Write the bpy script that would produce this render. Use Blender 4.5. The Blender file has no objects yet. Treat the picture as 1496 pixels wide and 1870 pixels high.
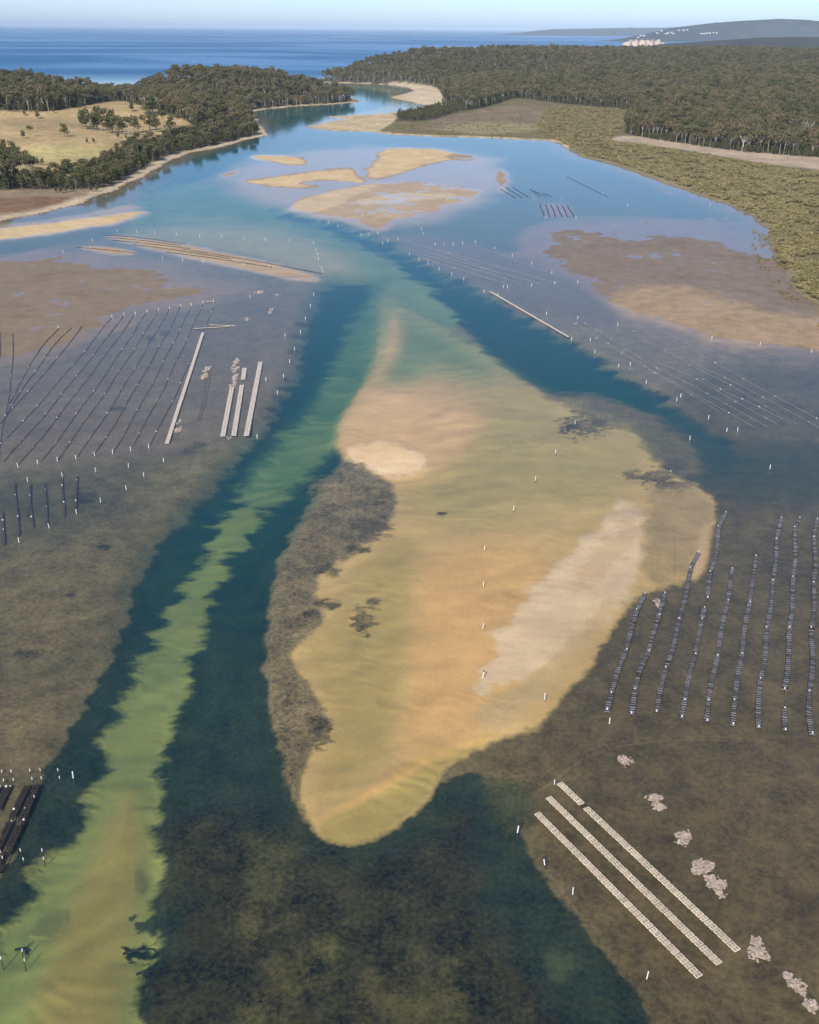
import bpy, bmesh, math, random
import numpy as np
from mathutils import Matrix, Vector

random.seed(7)
RNG = np.random.default_rng(11)
scene = bpy.context.scene
R = math.radians

# ------------------------------------------------------------------ camera
F, H, CX, CY = 1875.0, 120.0, 748.0, 935.0          # photograph pixels (1496 x 1870), flying height in metres
PITCH, ROLL = math.atan((CY - 51.0) / F), 0.0083
cam_data = bpy.data.cameras.new('camera')
cam = bpy.data.objects.new('camera', cam_data)
scene.collection.objects.link(cam)
cam_data.sensor_fit = 'VERTICAL'
cam_data.sensor_height = 36.0
cam_data.lens = 36.0 * F / 1870.0
cam_data.clip_start = 1.0
cam_data.clip_end = 400000.0
cam.matrix_world = Matrix.Translation((0, 0, H)) @ Matrix.Rotation(math.pi / 2 - PITCH, 4, 'X') @ Matrix.Rotation(ROLL, 4, 'Z')
scene.camera = cam

# ------------------------------------------------------------------ sky and sun
SUN_AZ, SUN_EL = R(200), R(38)                       # azimuth clockwise from +Y (the viewing direction)
world = bpy.data.worlds.new('World')
scene.world = world
world.use_nodes = True
wn = world.node_tree
bg = wn.nodes['Background']
sky = wn.nodes.new('ShaderNodeTexSky')
sky.sky_type = 'NISHITA'
sky.sun_disc = False
sky.sun_elevation = SUN_EL
sky.sun_rotation = SUN_AZ
sky.altitude = 100
sky.air_density = 0.55
sky.dust_density = 0.7
sky.ozone_density = 3.0
wn.links.new(sky.outputs[0], bg.inputs[0])
bg.inputs[1].default_value = 0.15
sun_data = bpy.data.lights.new('sun', 'SUN')
sun_data.energy = 3.6
sun_data.angle = R(0.5)
sun_data.color = (1.0, 0.94, 0.85)
sun = bpy.data.objects.new('sun', sun_data)
scene.collection.objects.link(sun)
sdir = Vector((math.sin(SUN_AZ) * math.cos(SUN_EL), math.cos(SUN_AZ) * math.cos(SUN_EL), math.sin(SUN_EL)))
sun.rotation_euler = sdir.to_track_quat('Z', 'Y').to_euler()
sun.location = (0, 0, 300)

scene.view_settings.view_transform = 'Standard'
scene.view_settings.look = 'None'
scene.view_settings.gamma = 1
scene.view_settings.exposure = 0.2
scene.render.engine = 'CYCLES'
scene.cycles.use_denoising = True
scene.cycles.max_bounces = 6
scene.cycles.transparent_max_bounces = 16
scene.cycles.volume_bounces = 0

# ------------------------------------------------------------------ pixels <-> places
CR, SR = math.cos(ROLL), math.sin(ROLL)
CP, SP = math.cos(PITCH), math.sin(PITCH)

def ray(x, y):
    u = (x - CX) / F; v = (CY - y) / F
    u, v = u * CR - v * SR, u * SR + v * CR
    return u, CP + v * SP, -SP + v * CP

def G(x, y, z=0.0):
    """the point at height z that the photograph shows at pixel x, y"""
    dx, dy, dz = ray(x, y)
    t = (z - H) / dz
    return dx * t, dy * t

def project(X, Y, Z):
    dz = Z - H
    depth = Y * CP - dz * SP
    u = X / depth
    v = (Y * SP + dz * CP) / depth
    u, v = u * CR + v * SR, -u * SR + v * CR
    return CX + u * F, CY - v * F

def chaikin(p, n=2, closed=True):
    p = np.asarray(p, float)
    for _ in range(n):
        q = np.roll(p, -1, 0) if closed else p[1:]
        a = p if closed else p[:-1]
        new = np.empty((len(a) * 2, 2))
        new[0::2] = a * .75 + q * .25
        new[1::2] = a * .25 + q * .75
        if not closed:
            new = np.vstack([p[:1], new, p[-1:]])
        p = new
    return p

def sdf(poly, X, Y, ys=1.0, pad=None):
    """signed distance to a polygon, positive inside; far from it (beyond pad) just -pad"""
    P = np.array(poly, float); P[:, 1] *= ys
    Y = Y * ys
    if pad is None:
        pad = 1e9
    out = np.full(X.shape, -float(pad))
    sel = (X > P[:, 0].min() - pad) & (X < P[:, 0].max() + pad) & (Y > P[:, 1].min() - pad) & (Y < P[:, 1].max() + pad)
    x = X[sel]; y = Y[sel]
    if x.size == 0:
        return out
    d2 = np.full(x.shape, 1e30); ins = np.zeros(x.shape, bool)
    n = len(P)
    for i in range(n):
        ax, ay = P[i]; bx, by = P[(i + 1) % n]
        ex, ey = bx - ax, by - ay
        L = ex * ex + ey * ey
        if L == 0:
            continue
        t = np.clip(((x - ax) * ex + (y - ay) * ey) / L, 0, 1)
        px = x - ax - t * ex; py = y - ay - t * ey
        d2 = np.minimum(d2, px * px + py * py)
        if ay != by:
            c = ((ay > y) != (by > y)) & (x < ex * (y - ay) / (by - ay) + ax)
            ins ^= c
    d = np.sqrt(d2)
    out[sel] = np.where(ins, d, -d)
    return out

def pnoise(x, y, seed=0):
    """gradient noise, about -0.7..0.7"""
    xi = np.floor(x).astype(np.int64); yi = np.floor(y).astype(np.int64)
    xf = x - xi; yf = y - yi
    def g(ix, iy, dx, dy):
        h = (ix * 374761393 + iy * 668265263 + seed * 1442695041) & 0x7fffffff
        h = ((h ^ (h >> 13)) * 1274126177) & 0x7fffffff
        h = h ^ (h >> 16)
        a = (h & 0xffff) * (2 * math.pi / 65536)
        return np.cos(a) * dx + np.sin(a) * dy
    u = xf * xf * xf * (xf * (xf * 6 - 15) + 10); v = yf * yf * yf * (yf * (yf * 6 - 15) + 10)
    a = g(xi, yi, xf, yf); b = g(xi + 1, yi, xf - 1, yf)
    c = g(xi, yi + 1, xf, yf - 1); d = g(xi + 1, yi + 1, xf - 1, yf - 1)
    return (a + (b - a) * u) + ((c + (d - c) * u) - (a + (b - a) * u)) * v

def fbm(x, y, scale, octaves=3, seed=0, pers=.55):
    s = 0; amp = 1.0
    for o in range(octaves):
        s = s + amp * pnoise(x / scale + 17.3 * o, y / scale - 9.1 * o, seed + o)
        scale *= 0.5; amp *= pers
    return s

def sstep(a, b, x):
    t = np.clip((x - a) / (b - a), 0, 1)
    return t * t * (3 - 2 * t)

# ------------------------------------------------------------------ the land: shorelines and heights (metres)
def W(pts): return [G(*p) for p in pts]

LAND_W = W([(-150, 425), (-60, 412), (0, 402), (60, 392), (130, 375), (190, 352), (230, 335), (275, 312), (300, 296), (340, 280),
            (400, 268), (450, 255), (487, 247), (480, 236), (466, 218), (458, 204), (480, 200), (540, 194), (600, 191), (634, 188)]) + \
    [(-95, 1965), (-110, 2060), (-170, 2130), (-330, 2150), (-480, 2080), (-600, 2060), (-1000, 2090), (-1600, 2100), (-4000, 2100), (-4000, 400), (-900, 480), (-450, 600)]
LAND_E = W([(562, 146), (600, 151), (640, 152), (690, 154), (730, 157), (752, 161), (757, 166), (735, 173), (716, 178), (745, 184),
            (775, 191), (805, 191), (760, 198), (712, 207), (650, 211), (606, 213), (640, 217), (600, 224), (566, 232), (600, 238), (680, 241), (720, 246),
            (800, 249), (900, 252), (1000, 257), (1028, 262), (1036, 270), (1060, 286), (1110, 297), (1170, 317),
            (1250, 347), (1330, 373), (1372, 390), (1400, 412), (1420, 440), (1425, 475), (1460, 530), (1520, 580), (1640, 640), (1800, 700)]) + \
    [(900, 300), (4500, 300), (4500, 6500), (3000, 6500), (1800, 4800), (900, 3900), (300, 3400), (0, 3150), (-200, 2960)]

CTRL_W = np.array([(-240, 1000, 2), (-200, 1200, 3), (-190, 1320, 3), (-300, 950, 3), (-400, 850, 3), (-420, 980, 5), (-560, 1000, 6), (-350, 1150, 13),
    (-290, 1300, 11), (-450, 1200, 18), (-600, 1200, 20), (-525, 1400, 31), (-700, 1400, 33), (-375, 1400, 26), (-280, 1450, 14), (-250, 1650, 10),
    (-300, 1750, 8), (-560, 1650, 14), (-700, 1700, 28), (-1000, 1700, 32), (-511, 1930, 3), (-480, 1800, 6), (-560, 1900, 6), (-400, 2010, 38), (-440, 2030, 30), (-340, 1990, 33),
    (-252, 1960, 31), (-190, 1970, 18), (-140, 1960, 6), (-620, 1940, 18), (-540, 2040, 2), (-480, 2050, 4), (-700, 1950, 27), (-800, 2000, 31), (-1500, 2000, 36), (-1500, 1400, 30),
    (-900, 1000, 12), (-1500, 800, 10)], float)
CTRL_E = np.array([(100, 1340, 1.3), (180, 1250, 1.0), (280, 1400, 1.6), (440, 1180, 2.2), (390, 1030, 1), (300, 800, .7), (300, 600, .7), (500, 700, 1), (250, 1600, 2),
    (500, 1300, 8), (400, 1450, 6), (250, 1950, 5), (500, 1700, 15), (80, 2000, 3), (20, 1700, 2), (60, 2300, 4), (200, 2300, 14), (90, 2900, 54), (-12, 2810, 36),
    (-90, 2740, 15), (-180, 2710, 5), (225, 3000, 51), (330, 3200, 56), (450, 3300, 54), (630, 3400, 52), (820, 3400, 52), (1050, 3300, 53), (1200, 3200, 48), (500, 2500, 30),
    (800, 2500, 34), (700, 2000, 24), (1000, 2000, 28), (1500, 3000, 50), (1200, 1200, 20), (800, 1300, 14), (2500, 4000, 55), (1200, 4200, 40),
    (3500, 3000, 50), (3500, 1500, 30)], float)

def kreg(C, x, y):
    num = np.zeros(x.shape); den = np.full(x.shape, 1e-12)
    for cx, cy, cz in C:
        d2 = (x - cx) ** 2 + (y - cy) ** 2
        w = 1.0 / (d2 / 1600.0 + 0.3) ** 2.6
        num += w * cz; den += w
    return num / den

def land_height(x, y):
    """metres above the water; negative outside the land"""
    z = np.full(x.shape, -5.0)
    for poly, C in ((LAND_W, CTRL_W), (LAND_E, CTRL_E)):
        s = sdf(poly, x, y, pad=150.0)
        s = s + 5.0 * fbm(x, y, 40, 3, 5)
        ins = s > -60
        k = np.zeros(x.shape)
        xi, yi = x[ins], y[ins]
        kk = kreg(C, xi, yi)
        si = s[ins]
        zz = np.where(si > 0, 0.10 + np.minimum(si * 0.045, 0.9) * np.minimum(kk, 1.0) + (kk - 0.5).clip(0) * sstep(4, 90, si)
                      + fbm(xi, yi, 90, 3, 8) * 0.06 * kk * sstep(20, 120, si), 0.10 + si * 0.035)
        k[:] = -5.0; k[ins] = zz
        z = np.maximum(z, k)
    return z

def in_px(poly, x, y):
    return sdf(chaikin(poly, 2), x, y, pad=5.0) > 0

# ------------------------------------------------------------------ materials
MATS = {}
def new_mat(name):
    m = bpy.data.materials.new(name); m.use_nodes = True
    MATS[name] = m
    nt = m.node_tree
    return m, nt, nt.nodes['Principled BSDF'], nt.nodes['Material Output']

def simple(name, col, rough=0.7, var=0.15, scale=3.0, rand=0.0, spec=0.3):
    m, nt, p, out = new_mat(name)
    tc = nt.nodes.new('ShaderNodeTexCoord')
    nz = nt.nodes.new('ShaderNodeTexNoise'); nz.inputs['Scale'].default_value = scale; nz.inputs['Detail'].default_value = 3
    nt.links.new(tc.outputs['Object'], nz.inputs['Vector'])
    hsv = nt.nodes.new('ShaderNodeHueSaturation')
    hsv.inputs['Color'].default_value = (*col, 1)
    mr = nt.nodes.new('ShaderNodeMapRange')
    mr.inputs['To Min'].default_value = 1 - var; mr.inputs['To Max'].default_value = 1 + var
    mr.inputs['From Min'].default_value = 0.3; mr.inputs['From Max'].default_value = 0.7
    nt.links.new(nz.outputs[0], mr.inputs['Value'])
    if rand:
        oi = nt.nodes.new('ShaderNodeObjectInfo')
        mr2 = nt.nodes.new('ShaderNodeMapRange')
        mr2.inputs['To Min'].default_value = 1 - rand; mr2.inputs['To Max'].default_value = 1 + rand
        nt.links.new(oi.outputs['Random'], mr2.inputs['Value'])
        mu = nt.nodes.new('ShaderNodeMath'); mu.operation = 'MULTIPLY'
        nt.links.new(mr.outputs[0], mu.inputs[0]); nt.links.new(mr2.outputs[0], mu.inputs[1])
        nt.links.new(mu.outputs[0], hsv.inputs['Value'])
    else:
        nt.links.new(mr.outputs[0], hsv.inputs['Value'])
    nt.links.new(hsv.outputs[0], p.inputs['Base Color'])
    p.inputs['Roughness'].default_value = rough
    p.inputs['Specular IOR Level'].default_value = spec
    return m

def leaf_mat(name, c1, c2, c3):
    m, nt, p, out = new_mat(name)
    oi = nt.nodes.new('ShaderNodeObjectInfo')
    cr = nt.nodes.new('ShaderNodeValToRGB')
    cr.color_ramp.elements[0].color = (*c1, 1); cr.color_ramp.elements[1].color = (*c3, 1)
    e = cr.color_ramp.elements.new(0.5); e.color = (*c2, 1)
    nt.links.new(oi.outputs['Random'], cr.inputs[0])
    tc = nt.nodes.new('ShaderNodeTexCoord')
    nz = nt.nodes.new('ShaderNodeTexNoise'); nz.inputs['Scale'].default_value = 0.45; nz.inputs['Detail'].default_value = 2
    nt.links.new(tc.outputs['Object'], nz.inputs['Vector'])
    mr = nt.nodes.new('ShaderNodeMapRange'); mr.inputs['From Min'].default_value = .3; mr.inputs['From Max'].default_value = .7
    mr.inputs['To Min'].default_value = 0.65; mr.inputs['To Max'].default_value = 1.4
    nt.links.new(nz.outputs[0], mr.inputs['Value'])
    hsv = nt.nodes.new('ShaderNodeHueSaturation')
    nt.links.new(cr.outputs[0], hsv.inputs['Color']); nt.links.new(mr.outputs[0], hsv.inputs['Value'])
    nt.nodes.remove(p)
    df = nt.nodes.new('ShaderNodeBsdfDiffuse'); tr = nt.nodes.new('ShaderNodeBsdfTranslucent')
    mx = nt.nodes.new('ShaderNodeMixShader'); mx.inputs[0].default_value = 0.25
    nt.links.new(hsv.outputs[0], df.inputs[0]); nt.links.new(hsv.outputs[0], tr.inputs[0])
    nt.links.new(df.outputs[0], mx.inputs[1]); nt.links.new(tr.outputs[0], mx.inputs[2])
    nt.links.new(mx.outputs[0], out.inputs['Surface'])
    return m

def ground_mat():
    m, nt, p, out = new_mat('ground')
    at = nt.nodes.new('ShaderNodeAttribute'); at.attribute_name = 'Col'
    av = nt.nodes.new('ShaderNodeAttribute'); av.attribute_name = 'Veg'
    geo = nt.nodes.new('ShaderNodeNewGeometry')
    def noise(scale, detail, rough=0.6):
        n = nt.nodes.new('ShaderNodeTexNoise'); n.inputs['Scale'].default_value = scale
        n.inputs['Detail'].default_value = detail; n.inputs['Roughness'].default_value = rough
        nt.links.new(geo.outputs['Position'], n.inputs['Vector'])
        return n
    n1 = noise(1.3, 6, .75); n2 = noise(0.16, 6, .68); n3 = noise(0.35, 5, .7)
    def rng(src, a, b, fa=.3, fb=.7):
        r = nt.nodes.new('ShaderNodeMapRange'); r.inputs['From Min'].default_value = fa; r.inputs['From Max'].default_value = fb
        r.inputs['To Min'].default_value = a; r.inputs['To Max'].default_value = b
        nt.links.new(src, r.inputs['Value']); return r
    def math_(op, a, b):
        k = nt.nodes.new('ShaderNodeMath'); k.operation = op
        for i, s in enumerate((a, b)):
            if isinstance(s, (int, float)): k.inputs[i].default_value = s
            else: nt.links.new(s, k.inputs[i])
        return k.outputs[0]
    r1 = rng(n1.outputs[0], -1, 1, .40, .60); r2 = rng(n2.outputs[0], -1, 1, .38, .62)
    s = math_('ADD', math_('MULTIPLY', r1.outputs[0], .55), math_('MULTIPLY', r2.outputs[0], .45))
    amp = rng(av.outputs['Fac'], 0.04, 1.0, 0, 1)
    val = math_('MAXIMUM', 0.12, math_('ADD', 1.0, math_('MULTIPLY', s, amp.outputs[0])))
    hsv = nt.nodes.new('ShaderNodeHueSaturation')
    tint = nt.nodes.new('ShaderNodeMix'); tint.data_type = 'RGBA'; tint.blend_type = 'MULTIPLY'
    tint.inputs[7].default_value = (0.90, 1.0, 0.78, 1)
    r3 = rng(n3.outputs[0], 0, 1, .38, .66)
    nt.links.new(math_('MULTIPLY', r3.outputs[0], math_('MINIMUM', math_('MULTIPLY', av.outputs['Fac'], 1.8), 1.0)), tint.inputs[0])
    nt.links.new(at.outputs['Color'], tint.inputs[6])
    nt.links.new(tint.outputs[2], hsv.inputs['Color']); nt.links.new(val, hsv.inputs['Value'])
    nt.links.new(hsv.outputs[0], p.inputs['Base Color'])
    # sand and mud barely above the tide stay wet and a little glossy
    sz = nt.nodes.new('ShaderNodeSeparateXYZ'); nt.links.new(geo.outputs['Position'], sz.inputs[0])
    wr = rng(sz.outputs['Z'], 0.42, 0.9, .02, .14); ws = rng(sz.outputs['Z'], 0.42, 0.15, .02, .14)
    nt.links.new(wr.outputs[0], p.inputs['Roughness']); nt.links.new(ws.outputs[0], p.inputs['Specular IOR Level'])
    bp = nt.nodes.new('ShaderNodeBump'); bp.inputs['Strength'].default_value = 0.35; bp.inputs['Distance'].default_value = 0.25
    nt.links.new(n1.outputs[0], bp.inputs['Height'])
    nt.links.new(bp.outputs[0], p.inputs['Normal'])
    return m

def water_mat():
    m, nt, p, out = new_mat('water')
    nt.nodes.remove(p)
    geo = nt.nodes.new('ShaderNodeNewGeometry')
    sep = nt.nodes.new('ShaderNodeSeparateXYZ'); nt.links.new(geo.outputs['Position'], sep.inputs[0])
    # open sea beyond the entrance: rougher, with slicks
    sea = nt.nodes.new('ShaderNodeMapRange'); sea.inputs['From Min'].default_value = 2500; sea.inputs['From Max'].default_value = 3200
    nt.links.new(sep.outputs['Y'], sea.inputs['Value'])
    mp = nt.nodes.new('ShaderNodeMapping'); mp.inputs['Scale'].default_value = (0.00045, 0.0007, 1)
    nt.links.new(geo.outputs['Position'], mp.inputs[0])
    sl = nt.nodes.new('ShaderNodeTexNoise'); sl.inputs['Scale'].default_value = 1.0; sl.inputs['Detail'].default_value = 5
    sl.inputs['Distortion'].default_value = 1.2
    nt.links.new(mp.outputs[0], sl.inputs['Vector'])
    slr = nt.nodes.new('ShaderNodeMapRange'); slr.inputs['From Min'].default_value = .40; slr.inputs['From Max'].default_value = .62
    slr.inputs['To Min'].default_value = 0.55; slr.inputs['To Max'].default_value = 1.0
    nt.links.new(sl.outputs[0], slr.inputs['Value'])
    def math_(op, a, b):
        k = nt.nodes.new('ShaderNodeMath'); k.operation = op
        for i, s in enumerate((a, b)):
            if isinstance(s, (int, float)): k.inputs[i].default_value = s
            else: nt.links.new(s, k.inputs[i])
        return k.outputs[0]
    seaw = math_('MULTIPLY', sea.outputs[0], slr.outputs[0])
    n1 = nt.nodes.new('ShaderNodeTexNoise'); n1.inputs['Scale'].default_value = 0.8; n1.inputs['Detail'].default_value = 4
    nt.links.new(geo.outputs['Position'], n1.inputs['Vector'])
    b1 = nt.nodes.new('ShaderNodeBump'); b1.inputs['Distance'].default_value = 0.12
    st = math_('ADD', 0.06, math_('MULTIPLY', seaw, 0.6))
    nt.links.new(st, b1.inputs['Strength']); nt.links.new(n1.outputs[0], b1.inputs['Height'])
    fr = nt.nodes.new('ShaderNodeFresnel'); fr.inputs['IOR'].default_value = 1.33
    nt.links.new(b1.outputs[0], fr.inputs['Normal'])
    # rays cross the surface unbent, so the underside reflects as the upper side does
    io = nt.nodes.new('ShaderNodeMapRange'); io.inputs['To Min'].default_value = 1.33; io.inputs['To Max'].default_value = 1 / 1.33
    nt.links.new(geo.outputs['Backfacing'], io.inputs['Value']); nt.links.new(io.outputs[0], fr.inputs['IOR'])
    gl = nt.nodes.new('ShaderNodeBsdfGlossy')
    rg = math_('ADD', 0.07, math_('MULTIPLY', seaw, 0.30))
    nt.links.new(rg, gl.inputs['Roughness']); nt.links.new(b1.outputs[0], gl.inputs['Normal'])
    gl.inputs['Color'].default_value = (0.90, 0.95, 1, 1)
    tr = nt.nodes.new('ShaderNodeBsdfTransparent')
    # light scattered back by the water body itself
    df = nt.nodes.new('ShaderNodeBsdfDiffuse'); df.inputs['Color'].default_value = (0.002, 0.14, 0.34, 1)
    mb = nt.nodes.new('ShaderNodeMixShader')
    bf = math_('MULTIPLY', sea.outputs[0], 0.9)
    nt.links.new(bf, mb.inputs[0])
    nt.links.new(tr.outputs[0], mb.inputs[1]); nt.links.new(df.outputs[0], mb.inputs[2])
    mx = nt.nodes.new('ShaderNodeMixShader')
    # a wind-roughened sea mirrors far less at a grazing view than a flat one
    fk = math_('MULTIPLY', fr.outputs[0], math_('SUBTRACT', 0.82, math_('MULTIPLY', seaw, 0.60)))
    nt.links.new(fk, mx.inputs[0]); nt.links.new(mb.outputs[0], mx.inputs[1]); nt.links.new(gl.outputs[0], mx.inputs[2])
    nt.links.new(mx.outputs[0], out.inputs['Surface'])
    ab = nt.nodes.new('ShaderNodeVolumeAbsorption')
    ab.inputs['Color'].default_value = (0.08, 0.55, 0.30, 1)
    ab.inputs['Density'].default_value = 0.13
    sc_ = nt.nodes.new('ShaderNodeVolumeScatter')          # fine matter in the water
    sc_.inputs['Color'].default_value = (0.01, 0.60, 1.0, 1); sc_.inputs['Density'].default_value = 0.034
    av_ = nt.nodes.new('ShaderNodeAddShader')
    nt.links.new(ab.outputs[0], av_.inputs[0]); nt.links.new(sc_.outputs[0], av_.inputs[1])
    nt.links.new(av_.outputs[0], out.inputs['Volume'])
    return m

M_GROUND = ground_mat()
M_WATER = water_mat()
M_LEAF = leaf_mat('eucalypt_leaf', (0.12, 0.125, 0.055), (0.19, 0.175, 0.085), (0.26, 0.205, 0.12))
M_LEAFD = leaf_mat('dense_leaf', (0.10, 0.11, 0.05), (0.135, 0.14, 0.06), (0.18, 0.17, 0.075))
M_MANG = leaf_mat('mangrove_leaf', (0.28, 0.25, 0.115), (0.36, 0.31, 0.145), (0.45, 0.365, 0.19))
M_BARK = simple('pale_bark', (0.46, 0.41, 0.36), .8, .25, 1.5, .2)
M_DARKBARK = simple('brown_bark', (0.20, 0.16, 0.13), .85, .25, 1.5, .2)
M_DEAD = simple('bleached_wood', (0.62, 0.58, 0.56), .8, .15, 1.5)
M_WHITE = simple('white_pipe', (0.80, 0.79, 0.75), .45, .06, 2.0, .08)
M_DARK = simple('weathered_timber', (0.035, 0.03, 0.03), .8, .3, 2.0)
M_TRAY = simple('cream_slat', (0.76, 0.65, 0.48), .7, .10, 2.5, .14)
M_TRAYMESH = simple('tray_mesh', (0.47, 0.37, 0.27), .8, .25, 9.0, .22)
M_BAG = simple('basket_mesh', (0.125, 0.125, 0.145), .6, .3, 6.0, .5)
M_ROPE = simple('line_rope', (0.075, 0.068, 0.068), .8, .2, 2.0)
M_PALEROPE = simple('pale_line', (0.36, 0.33, 0.34), .8, .2, 2.0)
M_SHELL = simple('oyster_shell', (0.50, 0.39, 0.31), .85, .4, 2.6)
M_WALL = simple('house_wall', (0.75, 0.73, 0.70), .8, .05, .2, .1)
M_ROOF = simple('house_roof', (0.45, 0.40, 0.38), .8, .1, .2, .3)

# ------------------------------------------------------------------ object helpers
COL = scene.collection
def link(o):
    COL.objects.link(o); return o
def mesh_obj(name, verts, faces, mat=None, parent=None, smooth=False):
    me = bpy.data.meshes.new(name)
    me.from_pydata([tuple(v) for v in verts], [], [tuple(f) for f in faces])
    if mat: me.materials.append(mat)
    if smooth: me.polygons.foreach_set('use_smooth', [True] * len(me.polygons))
    me.update()
    o = link(bpy.data.objects.new(name, me))
    if parent: o.parent = parent
    return o
def data_obj(name, me, parent=None, loc=None, rz=None, scale=None):
    o = link(bpy.data.objects.new(name, me))
    if parent: o.parent = parent
    if loc is not None: o.location = loc
    if rz is not None: o.rotation_euler = (0, 0, rz)
    if scale is not None: o.scale = scale if hasattr(scale, '__len__') else (scale,) * 3
    return o
def empty(name, loc=(0, 0, 0), rz=0, scale=None):
    o = link(bpy.data.objects.new(name, None)); o.location = loc; o.rotation_euler = (0, 0, rz); o.empty_display_size = .2
    if scale: o.scale = (scale,) * 3
    return o
def tag(o, label, cat, group=None, kind=None):
    o['label'] = label; o['category'] = cat
    if group: o['group'] = group
    if kind: o['kind'] = kind
    return o

class MB:
    """collects shapes for one mesh"""
    def __init__(s): s.v = []; s.f = []
    def box(s, c, sz, rz=0.0, tilt=0.0):
        hx, hy, hz = sz[0] / 2, sz[1] / 2, sz[2] / 2
        b = len(s.v); ca, sa = math.cos(rz), math.sin(rz)
        for dz in (-hz, hz):
            for dx, dy in ((-hx, -hy), (hx, -hy), (hx, hy), (-hx, hy)):
                z = dz + dx * tilt
                s.v.append((c[0] + dx * ca - dy * sa, c[1] + dx * sa + dy * ca, c[2] + z))
        s.f += [(b, b + 3, b + 2, b + 1), (b + 4, b + 5, b + 6, b + 7), (b, b + 1, b + 5, b + 4), (b + 1, b + 2, b + 6, b + 5), (b + 2, b + 3, b + 7, b + 6), (b + 3, b, b + 4, b + 7)]
        return s
    def tube(s, pts, rad, n=6, cap=True):
        """pts: list of points, rad: radius or list"""
        pts = [Vector(p) for p in pts]
        if not hasattr(rad, '__len__'): rad = [rad] * len(pts)
        b = len(s.v)
        for i, p in enumerate(pts):
            d = (pts[min(i + 1, len(pts) - 1)] - pts[max(i - 1, 0)]).normalized()
            a = d.orthogonal().normalized() if abs(d.z) > .9 else d.cross(Vector((0, 0, 1))).normalized()
            c = d.cross(a)
            for k in range(n):
                t = 2 * math.pi * k / n
                s.v.append(tuple(p + (a * math.cos(t) + c * math.sin(t)) * rad[i]))
        for i in range(len(pts) - 1):
            for k in range(n):
                k2 = (k + 1) % n
                s.f.append((b + i * n + k, b + i * n + k2, b + (i + 1) * n + k2, b + (i + 1) * n + k))
        if cap:
            s.f.append(tuple(b + k for k in range(n))[::-1])
            s.f.append(tuple(b + (len(pts) - 1) * n + k for k in range(n)))
        return s
    def mesh(s, name, mat, smooth=False):
        me = bpy.data.meshes.new(name); me.from_pydata(s.v, [], s.f); me.materials.append(mat)
        if smooth: me.polygons.foreach_set('use_smooth', [True] * len(me.polygons))
        me.update(); return me
    def build(s, name, mat, parent=None):
        return data_obj(name, s.mesh(name, mat), parent)



# ------------------------------------------------------------------ ground: estuary bed and land as one sheet
YL = np.concatenate([np.arange(2200, 300, -2.1), np.arange(300, 110, -1.1)])
TL = np.tan(PITCH - np.arctan((CY - YL) / F))
DIST = np.concatenate([H / TL, np.geomspace(H / TL[-1], 95000, 44)[1:]])
NR = len(DIST)
# columns: lines of constant azimuth, spaced as the photograph sees them
XC = np.arange(-330, 1830, 3.0)
NC = len(XC)
dnear = np.array([1.0])
V_ = (CY - np.concatenate([YL, CY - F * np.tan(PITCH - np.arctan(H / DIST[len(YL):]))])) / F
GX = ((XC[None, :] - CX) / F) * (DIST / (CP + V_ * SP))[:, None]
GY = np.repeat(DIST[:, None], NC, 1)
gx = GX.ravel(); gy = GY.ravel()
px, py = project(gx, gy, np.zeros_like(gx))
ZL = land_height(gx, gy)

SAND = (0.68, 0.47, 0.26); DRY = (0.80, 0.63, 0.50); PINK = (0.72, 0.58, 0.46); BAR = (0.68, 0.56, 0.44)
MUD = (0.25, 0.185, 0.135); BROWN = (0.148, 0.107, 0.067); GRASSBED = (0.034, 0.040, 0.026)
N = gx.size
col = np.empty((N, 3)); col[:] = MUD
dep = np.full(N, 0.45); veg = np.full(N, 0.45)

def lay(poly, c=None, d=None, soft=8, sd=None, amp=0, ns=12, oct=4, ys=1.0, v=None, it=2, seed=1, k=1.0, ax=1.0, dn=.3):
    P = chaikin(poly, it)
    sd = max(soft, 14) if sd is None else sd
    pad = max(soft, sd) * 1.1 + amp * 1.6 + 4
    s = sdf(P, px, py, ys, pad)
    sel = s > -pad
    w = s[sel]; wd = w
    if amp:
        nn = amp * fbm(gx[sel] * ax, gy[sel], ns, oct + 1, seed, .64)
        w = w + nn; wd = wd + dn * nn
    m = sstep(-soft, soft, w) * k
    md = sstep(-sd, sd, wd) * k
    if c is not None:
        col[sel] += (np.array(c) - col[sel]) * m[:, None]
    if d is not None:
        dep[sel] += ((d[sel] if isinstance(d, np.ndarray) else d) - dep[sel]) * md
    if v is not None:
        veg[sel] += (v - veg[sel]) * m

DEEP = np.interp(py, [480, 620, 900, 1200, 1500, 1900], [4.0, 3.7, 2.8, 1.5, .95, .85])      # the channel shoals towards the camera
# --- broad flats
lay([(-400, 860), (500, 780), (330, 1000), (240, 1100), (120, 1330), (60, 1440), (-60, 1700), (-400, 2000)], (0.15, 0.122, 0.082), .40, 40, amp=20, ns=20, v=.5)
lay([(40, 1010), (240, 960), (200, 1100), (120, 1200), (20, 1180), (-200, 1150), (-200, 1050)], (0.20, 0.16, 0.10), .30, 40, amp=50, ns=12, v=.5, k=.8)
lay([(-200, 1290), (90, 1260), (120, 1320), (60, 1410), (-200, 1420)], (0.205, 0.16, 0.11), .30, 30, amp=30, ns=8, v=.5)
lay([(270, 880), (400, 800), (440, 820), (330, 930), (260, 980), (230, 930)], (0.20, 0.165, 0.105), .30, 30, amp=25, ns=10, v=.5)
lay([(-100, 880), (150, 870), (260, 920), (120, 960), (-100, 1000)], (0.12, 0.10, 0.07), .45, 30, amp=25, ns=14, v=.5, k=.7)
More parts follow.
